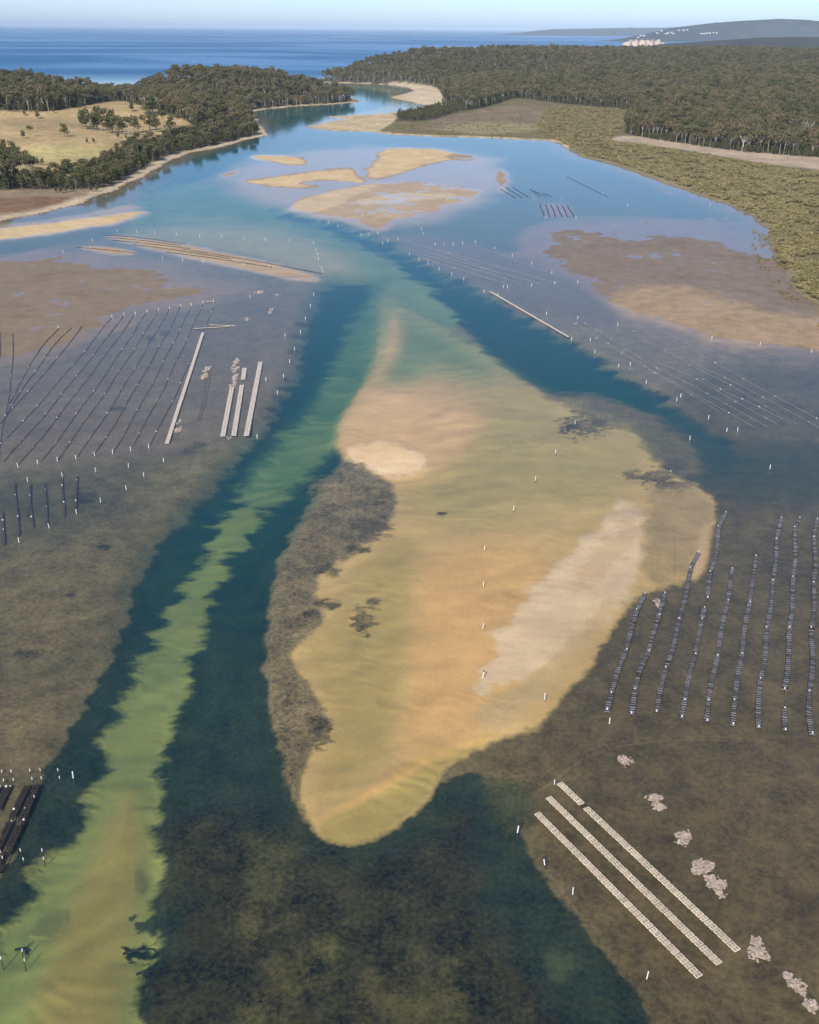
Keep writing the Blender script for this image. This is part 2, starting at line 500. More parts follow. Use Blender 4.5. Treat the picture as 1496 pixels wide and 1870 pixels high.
lay([(-400, 455), (120, 455), (260, 470), (420, 515), (450, 545), (380, 560), (250, 592), (120, 640), (30, 680), (-400, 760)], (0.29, 0.215, 0.155), -.016, 22, sd=60, amp=34, ns=45, ys=2.0, v=.25, dn=1)
lay([(380, 560), (440, 535), (560, 530), (570, 560), (520, 690), (480, 780), (300, 830), (0, 860), (-200, 870), (-200, 760), (50, 680), (250, 592)], (0.21, 0.162, 0.14), .30, 16, amp=10, ns=20, v=.35)
lay([(940, 900), (1190, 760), (1300, 650), (1600, 660), (2000, 900), (2000, 2300), (1300, 2300), (1150, 1800), (1010, 1620), (880, 1430), (800, 1400), (1000, 1300)], BROWN, .40, 30, amp=18, ns=10, v=.55)
lay([(1180, 830), (1500, 800), (1800, 800), (1800, 900), (1400, 920), (1250, 900)], (0.085, 0.072, 0.05), .7, 30, amp=20, ns=25, v=.4)
lay([(930, 420), (1060, 385), (1400, 410), (1700, 560), (1700, 700), (1400, 650), (1200, 610), (1060, 560), (960, 500)], (0.26, 0.19, 0.14), -.018, 34, sd=90, amp=44, ns=55, ys=2, v=.3, dn=1)
lay([(1090, 545), (1200, 520), (1330, 545), (1420, 575), (1700, 590), (1700, 690), (1480, 640), (1330, 632), (1220, 600), (1120, 570)], (0.44, 0.31, 0.20), -.02, 22, sd=40, amp=26, ns=30, ys=2, v=.35)
lay([(720, 440), (800, 425), (960, 470), (1060, 520), (1150, 590), (1060, 600), (940, 560), (850, 500)], (0.20, 0.15, 0.125), .28, 14, amp=8, ns=30, ys=2, v=.25)
# --- upper lagoon
lay([(-300, 465), (0, 445), (250, 405), (285, 380), (250, 345), (330, 300), (470, 262), (480, 230), (450, 200), (640, 190), (560, 150), (780, 150), (800, 240), (1030, 258), (1110, 300), (1330, 372), (1400, 410), (1060, 385), (930, 420), (960, 470), (800, 425), (700, 430), (600, 404), (500, 386), (400, 420), (170, 430), (0, 470)],
    (0.22, 0.18, 0.12), .9, 12, amp=8, ns=40, ys=2.5, v=.15)
lay([(640, 190), (500, 215), (478, 250), (330, 298), (240, 345), (290, 352), (400, 310), (480, 262), (560, 226), (660, 200)], (0.05, 0.06, 0.035), 3.0, 8, ys=3, v=.2)
lay([(280, 330), (370, 330), (480, 372), (600, 402), (700, 442), (800, 500), (845, 560), (830, 600), (760, 570), (700, 535), (690, 512), (590, 470), (420, 440), (265, 425), (230, 400)],
    (0.60, 0.52, 0.37), 1.9, 14, amp=8, ns=30, ys=1.6, v=.1)
lay([(300, 405), (430, 400), (560, 425), (640, 460), (688, 512), (600, 511), (480, 470), (330, 440), (200, 432)], (0.55, 0.44, 0.30), .62, 34, sd=40, amp=10, ns=40, ys=1.6, v=.08)
lay([(430, 300), (560, 272), (700, 262), (900, 282), (930, 340), (880, 372), (760, 420), (650, 402), (500, 380), (400, 340)], (0.44, 0.345, 0.265), .035, 30, sd=34, amp=30, ns=60, ys=2.5, v=.15)
# --- right-hand channel, weedy
lay([(470, 377), (600, 402), (700, 440), (780, 482), (860, 522), (920, 560), (1040, 620), (1110, 668), (1190, 712), (1270, 768), (1360, 830), (1300, 850), (1200, 790), (1110, 745), (1020, 722), (955, 686), (900, 645), (860, 600), (820, 550), (760, 500), (690, 452), (600, 412)],
    GRASSBED, DEEP * .85, 5, sd=16, amp=30, ns=11, ys=1.6, v=.6, ax=.4)
lay([(1160, 730), (1270, 768), (1420, 860), (1300, 880), (1180, 800)], (0.075, 0.07, 0.05), 1.0, 20, amp=20, ns=10, v=.4, k=.8)
lay([(985, 722), (1050, 700), (1180, 740), (1270, 800), (1290, 880), (1180, 840), (1080, 770)], (0.17, 0.13, 0.085), .5, 14, amp=20, ns=9, v=.5)
# --- main channel: dark seagrass to both sides
lay([(603, 513), (650, 516), (692, 517), (690, 560), (690, 620), (670, 680), (630, 740), (612, 800), (628, 832), (600, 860), (565, 910), (530, 970), (505, 1030), (490, 1110), (485, 1180), (488, 1250), (505, 1330), (530, 1400),
     (540, 1460), (570, 1520), (640, 1545), (700, 1530), (760, 1480), (815, 1415), (870, 1395), (900, 1440), (950, 1530), (1000, 1600), (1040, 1650), (1120, 1750), (1200, 1870), (1350, 2300),
     (-300, 2300), (-200, 2000), (-60, 1700), (20, 1560), (70, 1430), (95, 1390), (140, 1300), (185, 1230), (205, 1190), (238, 1110), (245, 1060), (280, 1005), (320, 960), (370, 905), (420, 850), (470, 800), (510, 750), (545, 680), (560, 620), (577, 560)],
    GRASSBED, DEEP, 5, sd=38, amp=15, ns=8, v=.8, ax=.5)
# bottom middle: mottled weed over shallower mud
for i, p in enumerate([[(300, 1480), (520, 1480), (560, 1560), (700, 1560), (820, 1470), (880, 1470), (860, 1600), (900, 1700), (1000, 1800), (1080, 1990), (200, 1990), (260, 1800), (330, 1700), (300, 1600)]]):
    lay(p, (0.044, 0.039, 0.022), .5, 40, amp=60, ns=9, v=1)
lay([(440, 1560), (520, 1530), (540, 1600), (500, 1700), (440, 1720)], (0.088, 0.076, 0.038), .42, 25, amp=40, ns=5, v=.9)
lay([(430, 1880), (520, 1700), (640, 1690), (560, 1820), (520, 1900)], (0.08, 0.07, 0.036), .42, 25, amp=50, ns=6, v=.9)
lay([(640, 1800), (760, 1730), (860, 1800), (900, 1990), (640, 1990)], (0.074, 0.064, 0.033), .42, 30, amp=50, ns=6, v=.9)
lay([(520, 1480), (560, 1540), (560, 1620), (470, 1640), (420, 1590)], (0.07, 0.06, 0.032), .7, 20, amp=40, ns=4, v=.9, k=.6)
lay([(880, 1400), (990, 1450), (930, 1530), (900, 1470)], (0.095, 0.085, 0.045), .8, 20, amp=20, ns=6, v=.6)
lay([(1000, 1720), (1060, 1740), (1040, 1790), (1000, 1780)], (0.075, 0.085, 0.05), 1.0, 14, amp=14, ns=3, v=.3)
# --- sandy floor of the main channel
lay([(692, 518), (640, 590), (622, 650), (594, 700), (560, 752), (505, 800), (470, 850), (438, 900), (402, 950), (372, 1000), (343, 1050), (318, 1100), (280, 1150), (252, 1200), (228, 1250), (206, 1300), (190, 1350), (182, 1400), (165, 1455), (150, 1500),
     (100, 1550), (55, 1600), (30, 1640), (0, 1690), (-80, 1760), (-160, 1990), (-160, 2300), (260, 2300), (250, 1990), (248, 1870), (270, 1780), (288, 1700), (290, 1620), (285, 1560), (290, 1500), (297, 1420), (306, 1350), (318, 1290), (338, 1220), (358, 1150), (385, 1090), (412, 1030), (440, 980), (478, 930), (512, 895), (560, 845), (600, 815), (613, 795), (632, 740), (672, 680), (690, 620), (702, 560)],
    (0.40, 0.375, 0.165), 1.9, 12, sd=22, amp=34, ns=8.0, v=.06, ax=.42)
lay([(200, 1990), (40, 1990), (60, 1800), (120, 1650), (190, 1500), (240, 1400), (260, 1500), (250, 1650), (220, 1800)], (0.43, 0.33, 0.14), 0.9, 40, sd=60, k=.9)
lay([(692, 518), (640, 590), (622, 650), (594, 700), (560, 752), (505, 800), (470, 850), (438, 900), (512, 895), (560, 845), (613, 795), (632, 740), (672, 680), (690, 620), (702, 560)], (0.50, 0.46, 0.29), 3.2, 30, sd=30)
lay([(100, 1640), (130, 1660), (110, 1700), (40, 1700), (60, 1670)], (0.12, 0.11, 0.06), None, 18, amp=12, ns=3, k=.5)
lay([(250, 1560), (270, 1590), (262, 1630), (245, 1610)], (0.10, 0.09, 0.05), None, 12, amp=8, ns=3, k=.6)
lay([(225, 1722), (262, 1716), (290, 1722), (282, 1740), (240, 1742)], (0.03, 0.028, 0.018), None, 4, amp=22, ns=1.6, v=.8, ax=.5)
if 0: lay([(22, 1720), (50, 1716), (54, 1724), (30, 1728)], (0.04, 0.038, 0.025), None, 3, amp=12, ns=2.0, v=.6)
lay([(232, 1660), (262, 1668), (290, 1650), (296, 1690), (262, 1700)], GRASSBED, 1.5, 3, amp=14, ns=2.5, v=.4, k=.9)
# --- the big sandbank
BANK = [(694, 520), (740, 560), (820, 602), (900, 655), (960, 702), (1020, 740), (1100, 772), (1168, 796), (1182, 830), (1240, 872), (1298, 900), (1310, 930), (1300, 975), (1280, 1055), (1240, 1066), (1182, 1075), (1130, 1130), (1090, 1190), (1050, 1250), (990, 1322),
        (900, 1352), (812, 1390), (802, 1420), (770, 1462), (700, 1522), (640, 1540), (592, 1530), (565, 1500), (542, 1450), (546, 1405), (578, 1368), (602, 1310), (575, 1260), (526, 1205), (532, 1178), (600, 1130), (562, 1062), (640, 1008), (712, 958), (727, 902),
        (702, 872), (632, 842), (612, 800), (630, 742), (680, 672), (692, 600)]
lay(BANK, SAND, .45, 8, sd=18, amp=12, ns=7, v=.06)
lay([(694, 520), (740, 560), (820, 602), (900, 655), (960, 702), (900, 700), (800, 660), (740, 690), (690, 690), (692, 600)], (0.56, 0.47, 0.30), 1.9, 30, sd=50)
lay([(712, 560), (740, 580), (735, 640), (700, 690), (672, 720), (690, 660), (706, 610)], SAND, .45, 16, sd=22)
lay([(900, 650), (1020, 745), (1170, 800), (1180, 860), (1120, 920), (960, 950), (860, 960), (760, 930), (740, 880), (800, 860), (880, 800)], (0.60, 0.435, 0.22), .68, 40, sd=50, amp=14, ns=14)
lay([(640, 1040), (760, 960), (760, 1100), (740, 1240), (700, 1400), (560, 1480), (620, 1300), (540, 1190), (620, 1140)], (0.58, 0.415, 0.20), .68, 30, sd=40, amp=12, ns=10)
lay([(760, 1020), (900, 980), (1010, 1000), (980, 1150), (900, 1320), (800, 1360), (730, 1380), (760, 1200)], (0.70, 0.46, 0.235), .18, 30, sd=50)
lay([(625, 760), (700, 690), (860, 740), (880, 790), (800, 850), (750, 872), (700, 868), (640, 842), (616, 805)], (0.70, 0.49, 0.29), .08, 20, sd=30)
lay([(626, 822), (660, 810), (716, 806), (748, 822), (790, 838), (750, 871), (700, 866), (650, 850)], DRY, -.10, 6, sd=9, amp=7, ns=4)
lay([(1180, 935), (1172, 1050), (1110, 1130), (1040, 1190), (975, 1228), (890, 1258), (870, 1240), (905, 1170), (960, 1090), (1020, 1030), (1090, 955), (1150, 915)], PINK, .05, 9, sd=14, amp=30, ns=9)
lay([(1165, 940), (1150, 1010), (1090, 1060), (1030, 1090), (1060, 1030), (1110, 975)], (0.64, 0.48, 0.34), .10, 8, amp=26, ns=7, k=.8)
lay([(1010, 1180), (1110, 1085), (1130, 1110), (1060, 1180), (1000, 1230)], (0.64, 0.48, 0.32), .14, 8, amp=18, ns=5, k=.8)
lay([(960, 1230), (1020, 1160), (1100, 1090), (1090, 1120), (1010, 1195), (950, 1250)], (0.74, 0.60, 0.47), .03, 5, amp=12, ns=4, k=.7)
lay([(1118, 1100), (1060, 1200), (1000, 1260), (930, 1330), (880, 1335), (870, 1290), (960, 1250), (1050, 1180)], (0.60, 0.45, 0.29), .18, 14, sd=20, amp=10, ns=6)
lay([(1180, 850), (1290, 900), (1305, 930), (1295, 980), (1275, 1050), (1190, 1070), (1170, 1040), (1185, 940)], (0.43, 0.315, 0.185), .22, 12, amp=10, ns=6, v=.2)
lay([(1290, 950), (1300, 975), (1282, 1050), (1260, 1060), (1270, 1000)], (0.58, 0.43, 0.29), .12, 8, amp=4)
lay([(910, 1330), (820, 1350), (700, 1420), (580, 1490), (590, 1500), (690, 1450), (810, 1380), (910, 1345)], (0.70, 0.47, 0.22), .24, 9, sd=12)
lay([(900, 1350), (812, 1390), (802, 1420), (770, 1462), (700, 1522), (640, 1540), (592, 1530), (575, 1500), (690, 1450), (800, 1380)], (0.55, 0.41, 0.18), .70, 8, sd=18)
# weedy fringe between bank and channel
lay([(628, 836), (700, 872), (726, 902), (712, 958), (640, 1008), (580, 1040), (560, 1062), (598, 1130), (532, 1178), (526, 1205), (575, 1260), (602, 1310), (578, 1368), (546, 1405), (542, 1450), (566, 1500), (540, 1470), (524, 1420), (505, 1340), (492, 1260), (488, 1180), (495, 1100), (512, 1030), (545, 970), (580, 910), (612, 860)],
    (0.24, 0.18, 0.125), .40, 7, amp=14, ns=5, v=.75)
for (x, y, rx, ry, c, dd) in [(655, 1001, 20, 8, (.03, .027, .018), .4), (600, 1040, 28, 9, (.10, .08, .05), .4), (596, 1101, 24, 8, (.022, .02, .014), .4), (570, 1118, 16, 6, (.05, .04, .028), .4), (682, 1096, 14, 7, (.09, .065, .04), .4), (662, 1128, 20, 26, (.13, .095, .06), .4),
                              (1068, 775, 46, 18, (.12, .085, .05), .5), (1040, 778, 20, 7, (.07, .05, .035), .5), (1158, 865, 17, 9, (.14, .10, .06), .4), (675, 960, 40, 14, (.13, .10, .07), .4), (690, 900, 30, 14, (.15, .11, .075), .4),
                              (805, 936, 9, 2.5, (.12, .09, .05), .6), (600, 880, 40, 18, (.24, .18, .125), .35), (585, 1330, 20, 30, (.13, .10, .065), .4), (1230, 885, 30, 10, (.17, .125, .08), .3), (190, 996, 14, 5, (.04, .035, .022), .4), (60, 1190, 40, 6, (.08, .07, .045), .4),
                              (150, 905, 22, 12, (.06, .05, .038), .4), (365, 812, 14, 5, (.05, .042, .03), .4), (345, 822, 16, 4, (.055, .045, .032), .4), (215, 745, 14, 4, (.05, .045, .04), .4), (300, 608, 10, 3, (.05, .045, .04), .4), (275, 617, 8, 3, (.05, .045, .04), .4), (130, 1084, 10, 4, (.06, .05, .03), .4),
                              (1200, 870, 30, 14, (.12, .09, .055), .4)] + [(x_, y_, 15, 4, (.03, .032, .026), .6) for (x_, y_) in [(545, 612), (540, 640), (548, 664), (530, 690), (520, 706), (512, 722), (502, 744), (496, 760), (552, 590)]]:
    a = np.linspace(0, 2 * math.pi, 12, endpoint=False)
    lay(np.stack([x + rx * np.cos(a), y + ry * np.sin(a)], 1), c, dd, 5, amp=min(rx, ry) * 1.3, ns=2.2, v=.9, k=.8, ax=.6)
# old keel marks across the brown flat
for P_ in ([(960, 1450), (1000, 1432), (1040, 1395), (1100, 1365), (1200, 1347), (1300, 1346), (1420, 1352)], [(980, 1420), (1030, 1380), (1110, 1352), (1230, 1338), (1370, 1344)], [(1395, 1170), (1388, 1230), (1372, 1290)], [(1230, 930), (1231, 1010), (1231, 1062)]):
    P_ = np.array(P_, float)
    lay(np.vstack([P_, P_[::-1] + np.array([1.5, 2.2])]), (0.25, 0.185, 0.115) if P_[0][0] != 1230 else (.2, .15, .1), None, 1.6, amp=1.0, ns=5, k=.6)
# --- bars in the upper lagoon, some dry
for poly, c, d_, so in [
        ([(445, 287), (480, 281), (540, 284), (559, 292), (552, 302), (500, 296)], BAR, -.16, 4),
        ([(440, 333), (500, 325), (560, 315), (640, 307), (648, 319), (668, 333), (640, 331), (570, 327), (540, 336), (590, 340), (530, 342), (480, 337)], BAR, -.14, 4),
        ([(668, 318), (690, 290), (700, 271), (760, 269), (830, 277), (880, 285), (800, 295), (740, 312), (690, 328)], BAR, -.14, 4),
        ([(820, 277), (890, 285), (935, 290), (890, 300), (820, 296)], (0.46, 0.34, 0.22), -.005, 6),
        ([(512, 381), (560, 360), (640, 340), (740, 328), (850, 342), (895, 350), (830, 376), (720, 402), (690, 412), (640, 404), (560, 394)], (0.55, 0.42, 0.30), -.012, 6),
        ([(512, 381), (570, 358), (650, 338), (700, 334), (640, 362), (600, 385), (560, 390)], BAR, -.04, 6),
        ([(640, 366), (720, 352), (820, 352), (850, 356), (740, 368), (660, 378)], BAR, .00, 6),
        ([(620, 400), (700, 400), (730, 410), (700, 425), (650, 415)], (0.50, 0.37, 0.25), -.015, 6),
        ([(395, 322), (418, 312), (446, 305), (432, 319), (410, 326)], (0.50, 0.36, 0.25), -.03, 3),
        ([(-300, 440), (-100, 425), (0, 415), (100, 404), (200, 391), (258, 383), (280, 384), (250, 400), (150, 420), (0, 440), (-300, 470)], BAR, -.14, 5),
        ([(-300, 425), (0, 412), (180, 385), (250, 372), (270, 380), (200, 391), (0, 417), (-300, 445)], (0.50, 0.37, 0.24), .05, 6),
        ([(178, 430), (220, 427), (330, 440), (480, 475), (604, 508), (560, 516), (450, 495), (300, 462)], (0.52, 0.41, 0.31), -.02, 4),
        ([(130, 450), (200, 448), (260, 462), (200, 466)], (0.52, 0.39, 0.27), -.02, 4),
        ([(893, 312), (918, 302), (934, 318), (926, 356), (902, 346)], (0.46, 0.33, 0.22), -.02, 4),
        ([(985, 373), (1030, 370), (1056, 394), (992, 398)], (0.25, 0.17, 0.125), .03, 4),
        ([(566, 232), (600, 222), (690, 212), (712, 206), (800, 192), (806, 182), (760, 188), (716, 178), (757, 165), (690, 154), (600, 150), (560, 147), (620, 158), (720, 168), (700, 200), (600, 211), (560, 228)], SAND, .3, 4)]:
    lay(poly, c, d_, so * .9, sd=so * 3.2, amp=9, ns=38, oct=5, ys=3.0, v=.10, dn=1, ax=.8)
for (x, y) in [(1122, 411), (1182, 406), (1222, 351), (1262, 356), (1298, 797 / 2), (1326, 398), (1210, 331)]:
    a = np.linspace(0, 2 * math.pi, 10, endpoint=False)
    lay(np.stack([x + 8 * np.cos(a), y + 2.2 * np.sin(a)], 1), (0.33, 0.21, 0.11), -.04, 1.5, ys=3, v=.3)

col *= np.array([1.0, 0.885, 0.63])
# --- large-scale unevenness of colour and depth
big = fbm(gx, gy, 30, 4, 3); mid_ = fbm(gx, gy, 7, 3, 21)
col *= (1 + (0.22 * big + 0.16 * mid_) * (0.35 + veg))[:, None]
sand_w = (col[:, 0] > 0.33) & (veg < .12)
col *= np.where(sand_w, 1 + .16 * fbm(gx * .45 + gy * .12, gy, 11, 5, 61, .62), 1)[:, None]
along = gy * 0.97 - gx * 0.22 + 9 * fbm(gx, gy, 28, 2, 31)
wave = (np.sin(along * 2 * math.pi / 7.5) + .7 * np.sin(along * 2 * math.pi / 4.3 + 1.1) * fbm(gx, gy, 15, 2, 39)) * (0.5 + fbm(gx, gy, 22, 2, 37)).clip(0, 1.2)
dep = np.where(sand_w & (dep > .03), dep * (1 + 0.08 * wave + 0.25 * fbm(gx, gy, 25, 2, 41)), dep)
dep = dep + 0.03 * mid_ * (dep > .15) + (0.022 * mid_ + 0.03 * big) * (np.abs(dep) <= .15)
dep = np.where(gy > 2750, 30.0, dep)

# ripples and low dunes on the open sand
rip = np.sin((gy * .93 + gx * .36 + 5 * fbm(gx, gy, 16, 3, 71)) * 2 * math.pi / 3.4) * sstep(-.1, .5, fbm(gx, gy, 19, 3, 73)) + 1.2 * np.sin((gy * .8 - gx * .6 + 9 * fbm(gx, gy, 30, 3, 75)) * 2 * math.pi / 9.0) * sstep(-.2, .4, fbm(gx, gy, 33, 2, 79))
onbank = sand_w & (gy < 560)
col *= np.where(onbank, 1 + .075 * rip, 1)[:, None]
dep = np.where(onbank, dep * (1 + np.where(dep > .7, .04, .10) * rip) - .012 * rip, dep)
# --- land colours where the ground rises out of the water
z = np.where(ZL > 0.02, np.maximum(ZL, 0.02), -dep)
z = np.where((ZL <= 0.02) & (ZL > -0.9), np.maximum(z, ZL), z)
lx, ly = project(gx, gy, np.maximum(z, 0))
onland = ZL > 0.05
lc = np.empty((N, 3)); lc[:] = (0.10, 0.085, 0.055)
def land(poly, c, soft=4, amp=0, ns=20, ys=2.0, k=1.0):
    s = sdf(chaikin(poly, 2), lx, ly, ys, soft + amp * 2 + 5)
    sel = s > -(soft + amp * 2 + 4)
    w = s[sel] + (amp * fbm(gx[sel], gy[sel], ns, 4, 9) if amp else 0)
    m = sstep(-soft, soft, w) * k
    lc[sel] += (np.array(c) - lc[sel]) * m[:, None]
PADDOCK = [(-400, 215), (0, 202), (90, 205), (130, 196), (215, 182), (250, 190), (330, 212), (360, 235), (352, 246), (300, 262), (235, 266), (212, 285), (180, 306), (150, 322), (90, 322), (0, 322), (-400, 330)]
SALT = [(-400, 352), (0, 347), (90, 345), (160, 346), (195, 340), (200, 352), (130, 375), (60, 392), (0, 402), (-400, 420)]
MARSH = [(676, 246), (711, 220), (780, 222), (830, 206), (900, 193), (940, 176), (1007, 187), (1075, 193), (1162, 199), (1139, 238), (1147, 246), (1239, 262), (1358, 278), (1500, 288), (1900, 320), (1900, 800), (1300, 620), (1380, 420), (1300, 380), (1030, 275), (900, 256)]
TRACK = [(1102, 256), (1150, 245), (1240, 261), (1358, 277), (1500, 287), (1900, 318), (1900, 350), (1500, 310), (1420, 302), (1330, 288), (1240, 272), (1170, 263)]
land(PADDOCK, (0.49, 0.345, 0.18), 3, 3)
land([(40, 262), (190, 268), (230, 280), (190, 306), (60, 300)], (0.48, 0.38, 0.18), 8, 6)
land([(-400, 300), (40, 300), (120, 312), (90, 322), (-400, 322)], (0.48, 0.37, 0.19), 4, 3)
land([(0, 215), (120, 212), (200, 225), (120, 240), (0, 232)], (0.42, 0.30, 0.165), 8, 6)
land(SALT, (0.33, 0.24, 0.16), 3, 2)
land([(-300, 366), (0, 362), (110, 358), (150, 362), (90, 378), (0, 391), (-300, 402)], (0.24, 0.14, 0.09), 4, 3)
land(MARSH, (0.20, 0.165, 0.085), 4, 3)
land([(780, 222), (850, 205), (950, 190), (1000, 196), (1000, 232), (900, 240), (760, 238)], (0.26, 0.185, 0.12), 5, 6)
land([(820, 226), (960, 222), (1000, 238), (900, 246), (800, 240)], (0.33, 0.27, 0.15), 4, 5)
land(TRACK, (0.50, 0.37, 0.275), 2, 1.5)
sh_w = np.maximum(sdf(LAND_W, gx, gy, pad=60), sdf(LAND_E, gx, gy, pad=60))
beach = (1 - sstep(5, 14, sh_w + 4 * fbm(gx, gy, 20, 3, 12)))
bc = np.where((px > 560)[:, None], np.array([[0.62, 0.47, 0.30]]), np.array([[0.58, 0.45, 0.31]]))
weak = np.where((px > 1040), .22, 1.0)
lc += (bc - lc) * (beach * weak)[:, None]
land([(566, 232), (600, 222), (690, 211), (712, 205), (730, 214), (700, 236), (680, 242), (600, 240)], (0.60, 0.45, 0.28), 3, 3)
land([(690, 150), (757, 152), (805, 160), (812, 190), (770, 195), (716, 178), (757, 166)], (0.66, 0.51, 0.35), 3, 3)
land([(600, 213), (650, 208), (712, 205), (800, 188), (790, 196), (712, 210), (640, 216)], (0.62, 0.46, 0.29), 2, 2)
lc *= (1 + 0.25 * fbm(gx, gy, 35, 4, 51))[:, None]
col = np.where(onland[:, None], lc, col)
veg = np.where(onland, .35, veg)

idx = np.arange(NR * NC).reshape(NR, NC)
quads = np.stack([idx[:-1, :-1], idx[:-1, 1:], idx[1:, 1:], idx[1:, :-1]], -1).reshape(-1, 4)
me = bpy.data.meshes.new('ground')
me.vertices.add(N); me.vertices.foreach_set('co', np.stack([gx, gy, z], 1).astype(np.float32).ravel())
me.loops.add(quads.size); me.loops.foreach_set('vertex_index', quads.astype(np.int32).ravel())
me.polygons.add(len(quads))
me.polygons.foreach_set('loop_start', np.arange(0, quads.size, 4, dtype=np.int32))
me.polygons.foreach_set('loop_total', np.full(len(quads), 4, dtype=np.int32))
me.polygons.foreach_set('use_smooth', np.ones(len(quads), dtype=bool))
me.update(calc_edges=True)
ca = me.attributes.new('Col', 'FLOAT_COLOR', 'POINT')
ca.data.foreach_set('color', np.concatenate([np.clip(col, 0.004, 0.85), np.ones((N, 1))], 1).astype(np.float32).ravel())
va = me.attributes.new('Veg', 'FLOAT', 'POINT')
va.data.foreach_set('value', veg.astype(np.float32))
me.materials.append(M_GROUND)
ground = link(bpy.data.objects.new('ground', me)); ground['kind'] = 'structure'
ground['label'] = 'sandy and weedy estuary bed rising into paddock, marsh and wooded shores'

# ------------------------------------------------------------------ water: a closed body whose top is the water surface
def water_body():
    ds = np.concatenate([[-800, -300, 0], np.geomspace(40, 94000, 60)])
    ts = np.linspace(-1.4, 1.4, 41)
    v = []
    for d in ds:
        for t in ts:
            v.append((t * (max(d, 0) + 900), d, 0.0))
    nc = len(ts); f = []
    for i in range(len(ds) - 1):
        for j in range(nc - 1):
            a = i * nc + j
            f.append((a, a + 1, a + nc + 1, a + nc))
    rim = list(range(nc)) + [i * nc + nc - 1 for i in range(1, len(ds))] + [(len(ds) - 1) * nc + j for j in range(nc - 2, -1, -1)] + [i * nc for i in range(len(ds) - 2, 0, -1)]
    b = len(v)
    for r in rim: v.append((v[r][0], v[r][1], -45.0))
    n = len(rim)
    for k in range(n):
        f.append((rim[(k + 1) % n], rim[k], b + k, b + (k + 1) % n))
    f.append(tuple(b + k for k in range(n))[::-1])
    return mesh_obj('water', v, f, M_WATER)
water = water_body(); water['kind'] = 'structure'
water['label'] = 'clear calm estuary water running out to the blue open sea'

# ------------------------------------------------------------------ trees
def rnd_unit(rg):
    v = rg.normal(size=3); return v / np.linalg.norm(v)

def leaf_cloud(blobs, leaf, rg, flat=0.75):
    """many small leaf-clump faces spread through a set of ellipsoids: (centre, radius_xy, radius_z, count)"""
    v = []; f = []
    for c, rx, rz, n in blobs:
        c = np.array(c)
        for _ in range(n):
            d = rnd_unit(rg); r = rg.uniform(0.45, 1.05) ** 0.6
            p = c + d * r * np.array([rx, rx, rz])
            nrm = d * 0.8 + rnd_unit(rg) * 0.9 + np.array([0, 0, .35]); nrm /= np.linalg.norm(nrm)
            t = np.cross(nrm, rnd_unit(rg)); t /= np.linalg.norm(t) + 1e-9
            b = np.cross(nrm, t)
            s = leaf * rg.uniform(.55, 1.25)
            k = len(v)
            v += [tuple(p - t * s), tuple(p + b * s * flat), tuple(p + t * s), tuple(p - b * s * flat * .8)]
            f.append((k, k + 1, k + 2, k + 3))
    return v, f

def tree_meshes(name, height, width, kind, seed, leafmat, barkmat):
    rg = np.random.default_rng(seed)
    mb = MB(); blobs = []
    if kind == 'eucalypt':
        lean = rg.uniform(-.04, .04, 2) * height
        fork = height * rg.uniform(.36, .48)
        base = Vector((0, 0, -1.0)); f0 = Vector((lean[0] * .5, lean[1] * .5, fork))
        mb.tube([base, Vector((lean[0] * .2, lean[1] * .2, fork * .5)), f0], [.42, .32, .24], 6)
        nl = rg.integers(4, 6)
        for i in range(nl):
            a = 2 * math.pi * (i + rg.uniform(-.3, .3)) / nl
            rr = width * .5 * rg.uniform(.45, .85)
            tip = Vector((lean[0] + math.cos(a) * rr, lean[1] + math.sin(a) * rr, height * rg.uniform(.70, .92)))
            midp = f0.lerp(tip, .55) + Vector((math.cos(a), math.sin(a), 0)) * .5
            mb.tube([f0 - Vector((0, 0, .4)), midp, tip], [.18, .12, .05], 5)
            rb = width * rg.uniform(.20, .28)
            blobs.append((tip, rb, rb * rg.uniform(.55, .8), 62))
            blobs.append((midp + Vector((rg.uniform(-1, 1), rg.uniform(-1, 1), 1.2)), rb * .8, rb * .5, 36))
        blobs.append(((lean[0], lean[1], height * .90), width * .26, height * .09, 60))
    elif kind == 'dense':
        mb.tube([(0, 0, -1.0), (0.1, 0, height * .35), (.2, .1, height * .6)], [.4, .28, .12], 6)
        for i in range(3):
            a = 2.1 * i + rg.uniform(0, 1)
            mb.tube([(0.05, 0, height * .2), (math.cos(a) * width * .2, math.sin(a) * width * .2, height * .5)], [.18, .07], 5)
        for i in range(9):
            a = rg.uniform(0, 6.28); rr = width * .5 * rg.uniform(.1, .68); zz = rg.uniform(.32, .88)
            rb = width * rg.uniform(.20, .29)
            blobs.append(((math.cos(a) * rr * (1.25 - .6 * zz), math.sin(a) * rr * (1.25 - .6 * zz), height * zz), rb, rb * .75, 58))
    elif kind == 'mangrove':
        for i in range(4):
            a = 1.6 * i
            mb.tube([(math.cos(a) * .25, math.sin(a) * .25, -.3), (math.cos(a) * width * .18, math.sin(a) * width * .18, height * .55)], [.09, .04], 4)
        for i in range(7):
            a = rg.uniform(0, 6.28); rr = width * .5 * rg.uniform(.15, .72); zz = rg.uniform(.42, .80)
            rb = width * rg.uniform(.17, .27)
            blobs.append(((math.cos(a) * rr, math.sin(a) * rr, height * zz), rb, rb * .62, 34))
    v, f = leaf_cloud(blobs, {'eucalypt': .80, 'dense': .78, 'mangrove': .34}[kind], rg)
    crown = bpy.data.meshes.new('crown'); crown.from_pydata(v, [], f); crown.materials.append(leafmat); crown.update()
    return crown, mb.mesh('trunk', barkmat)

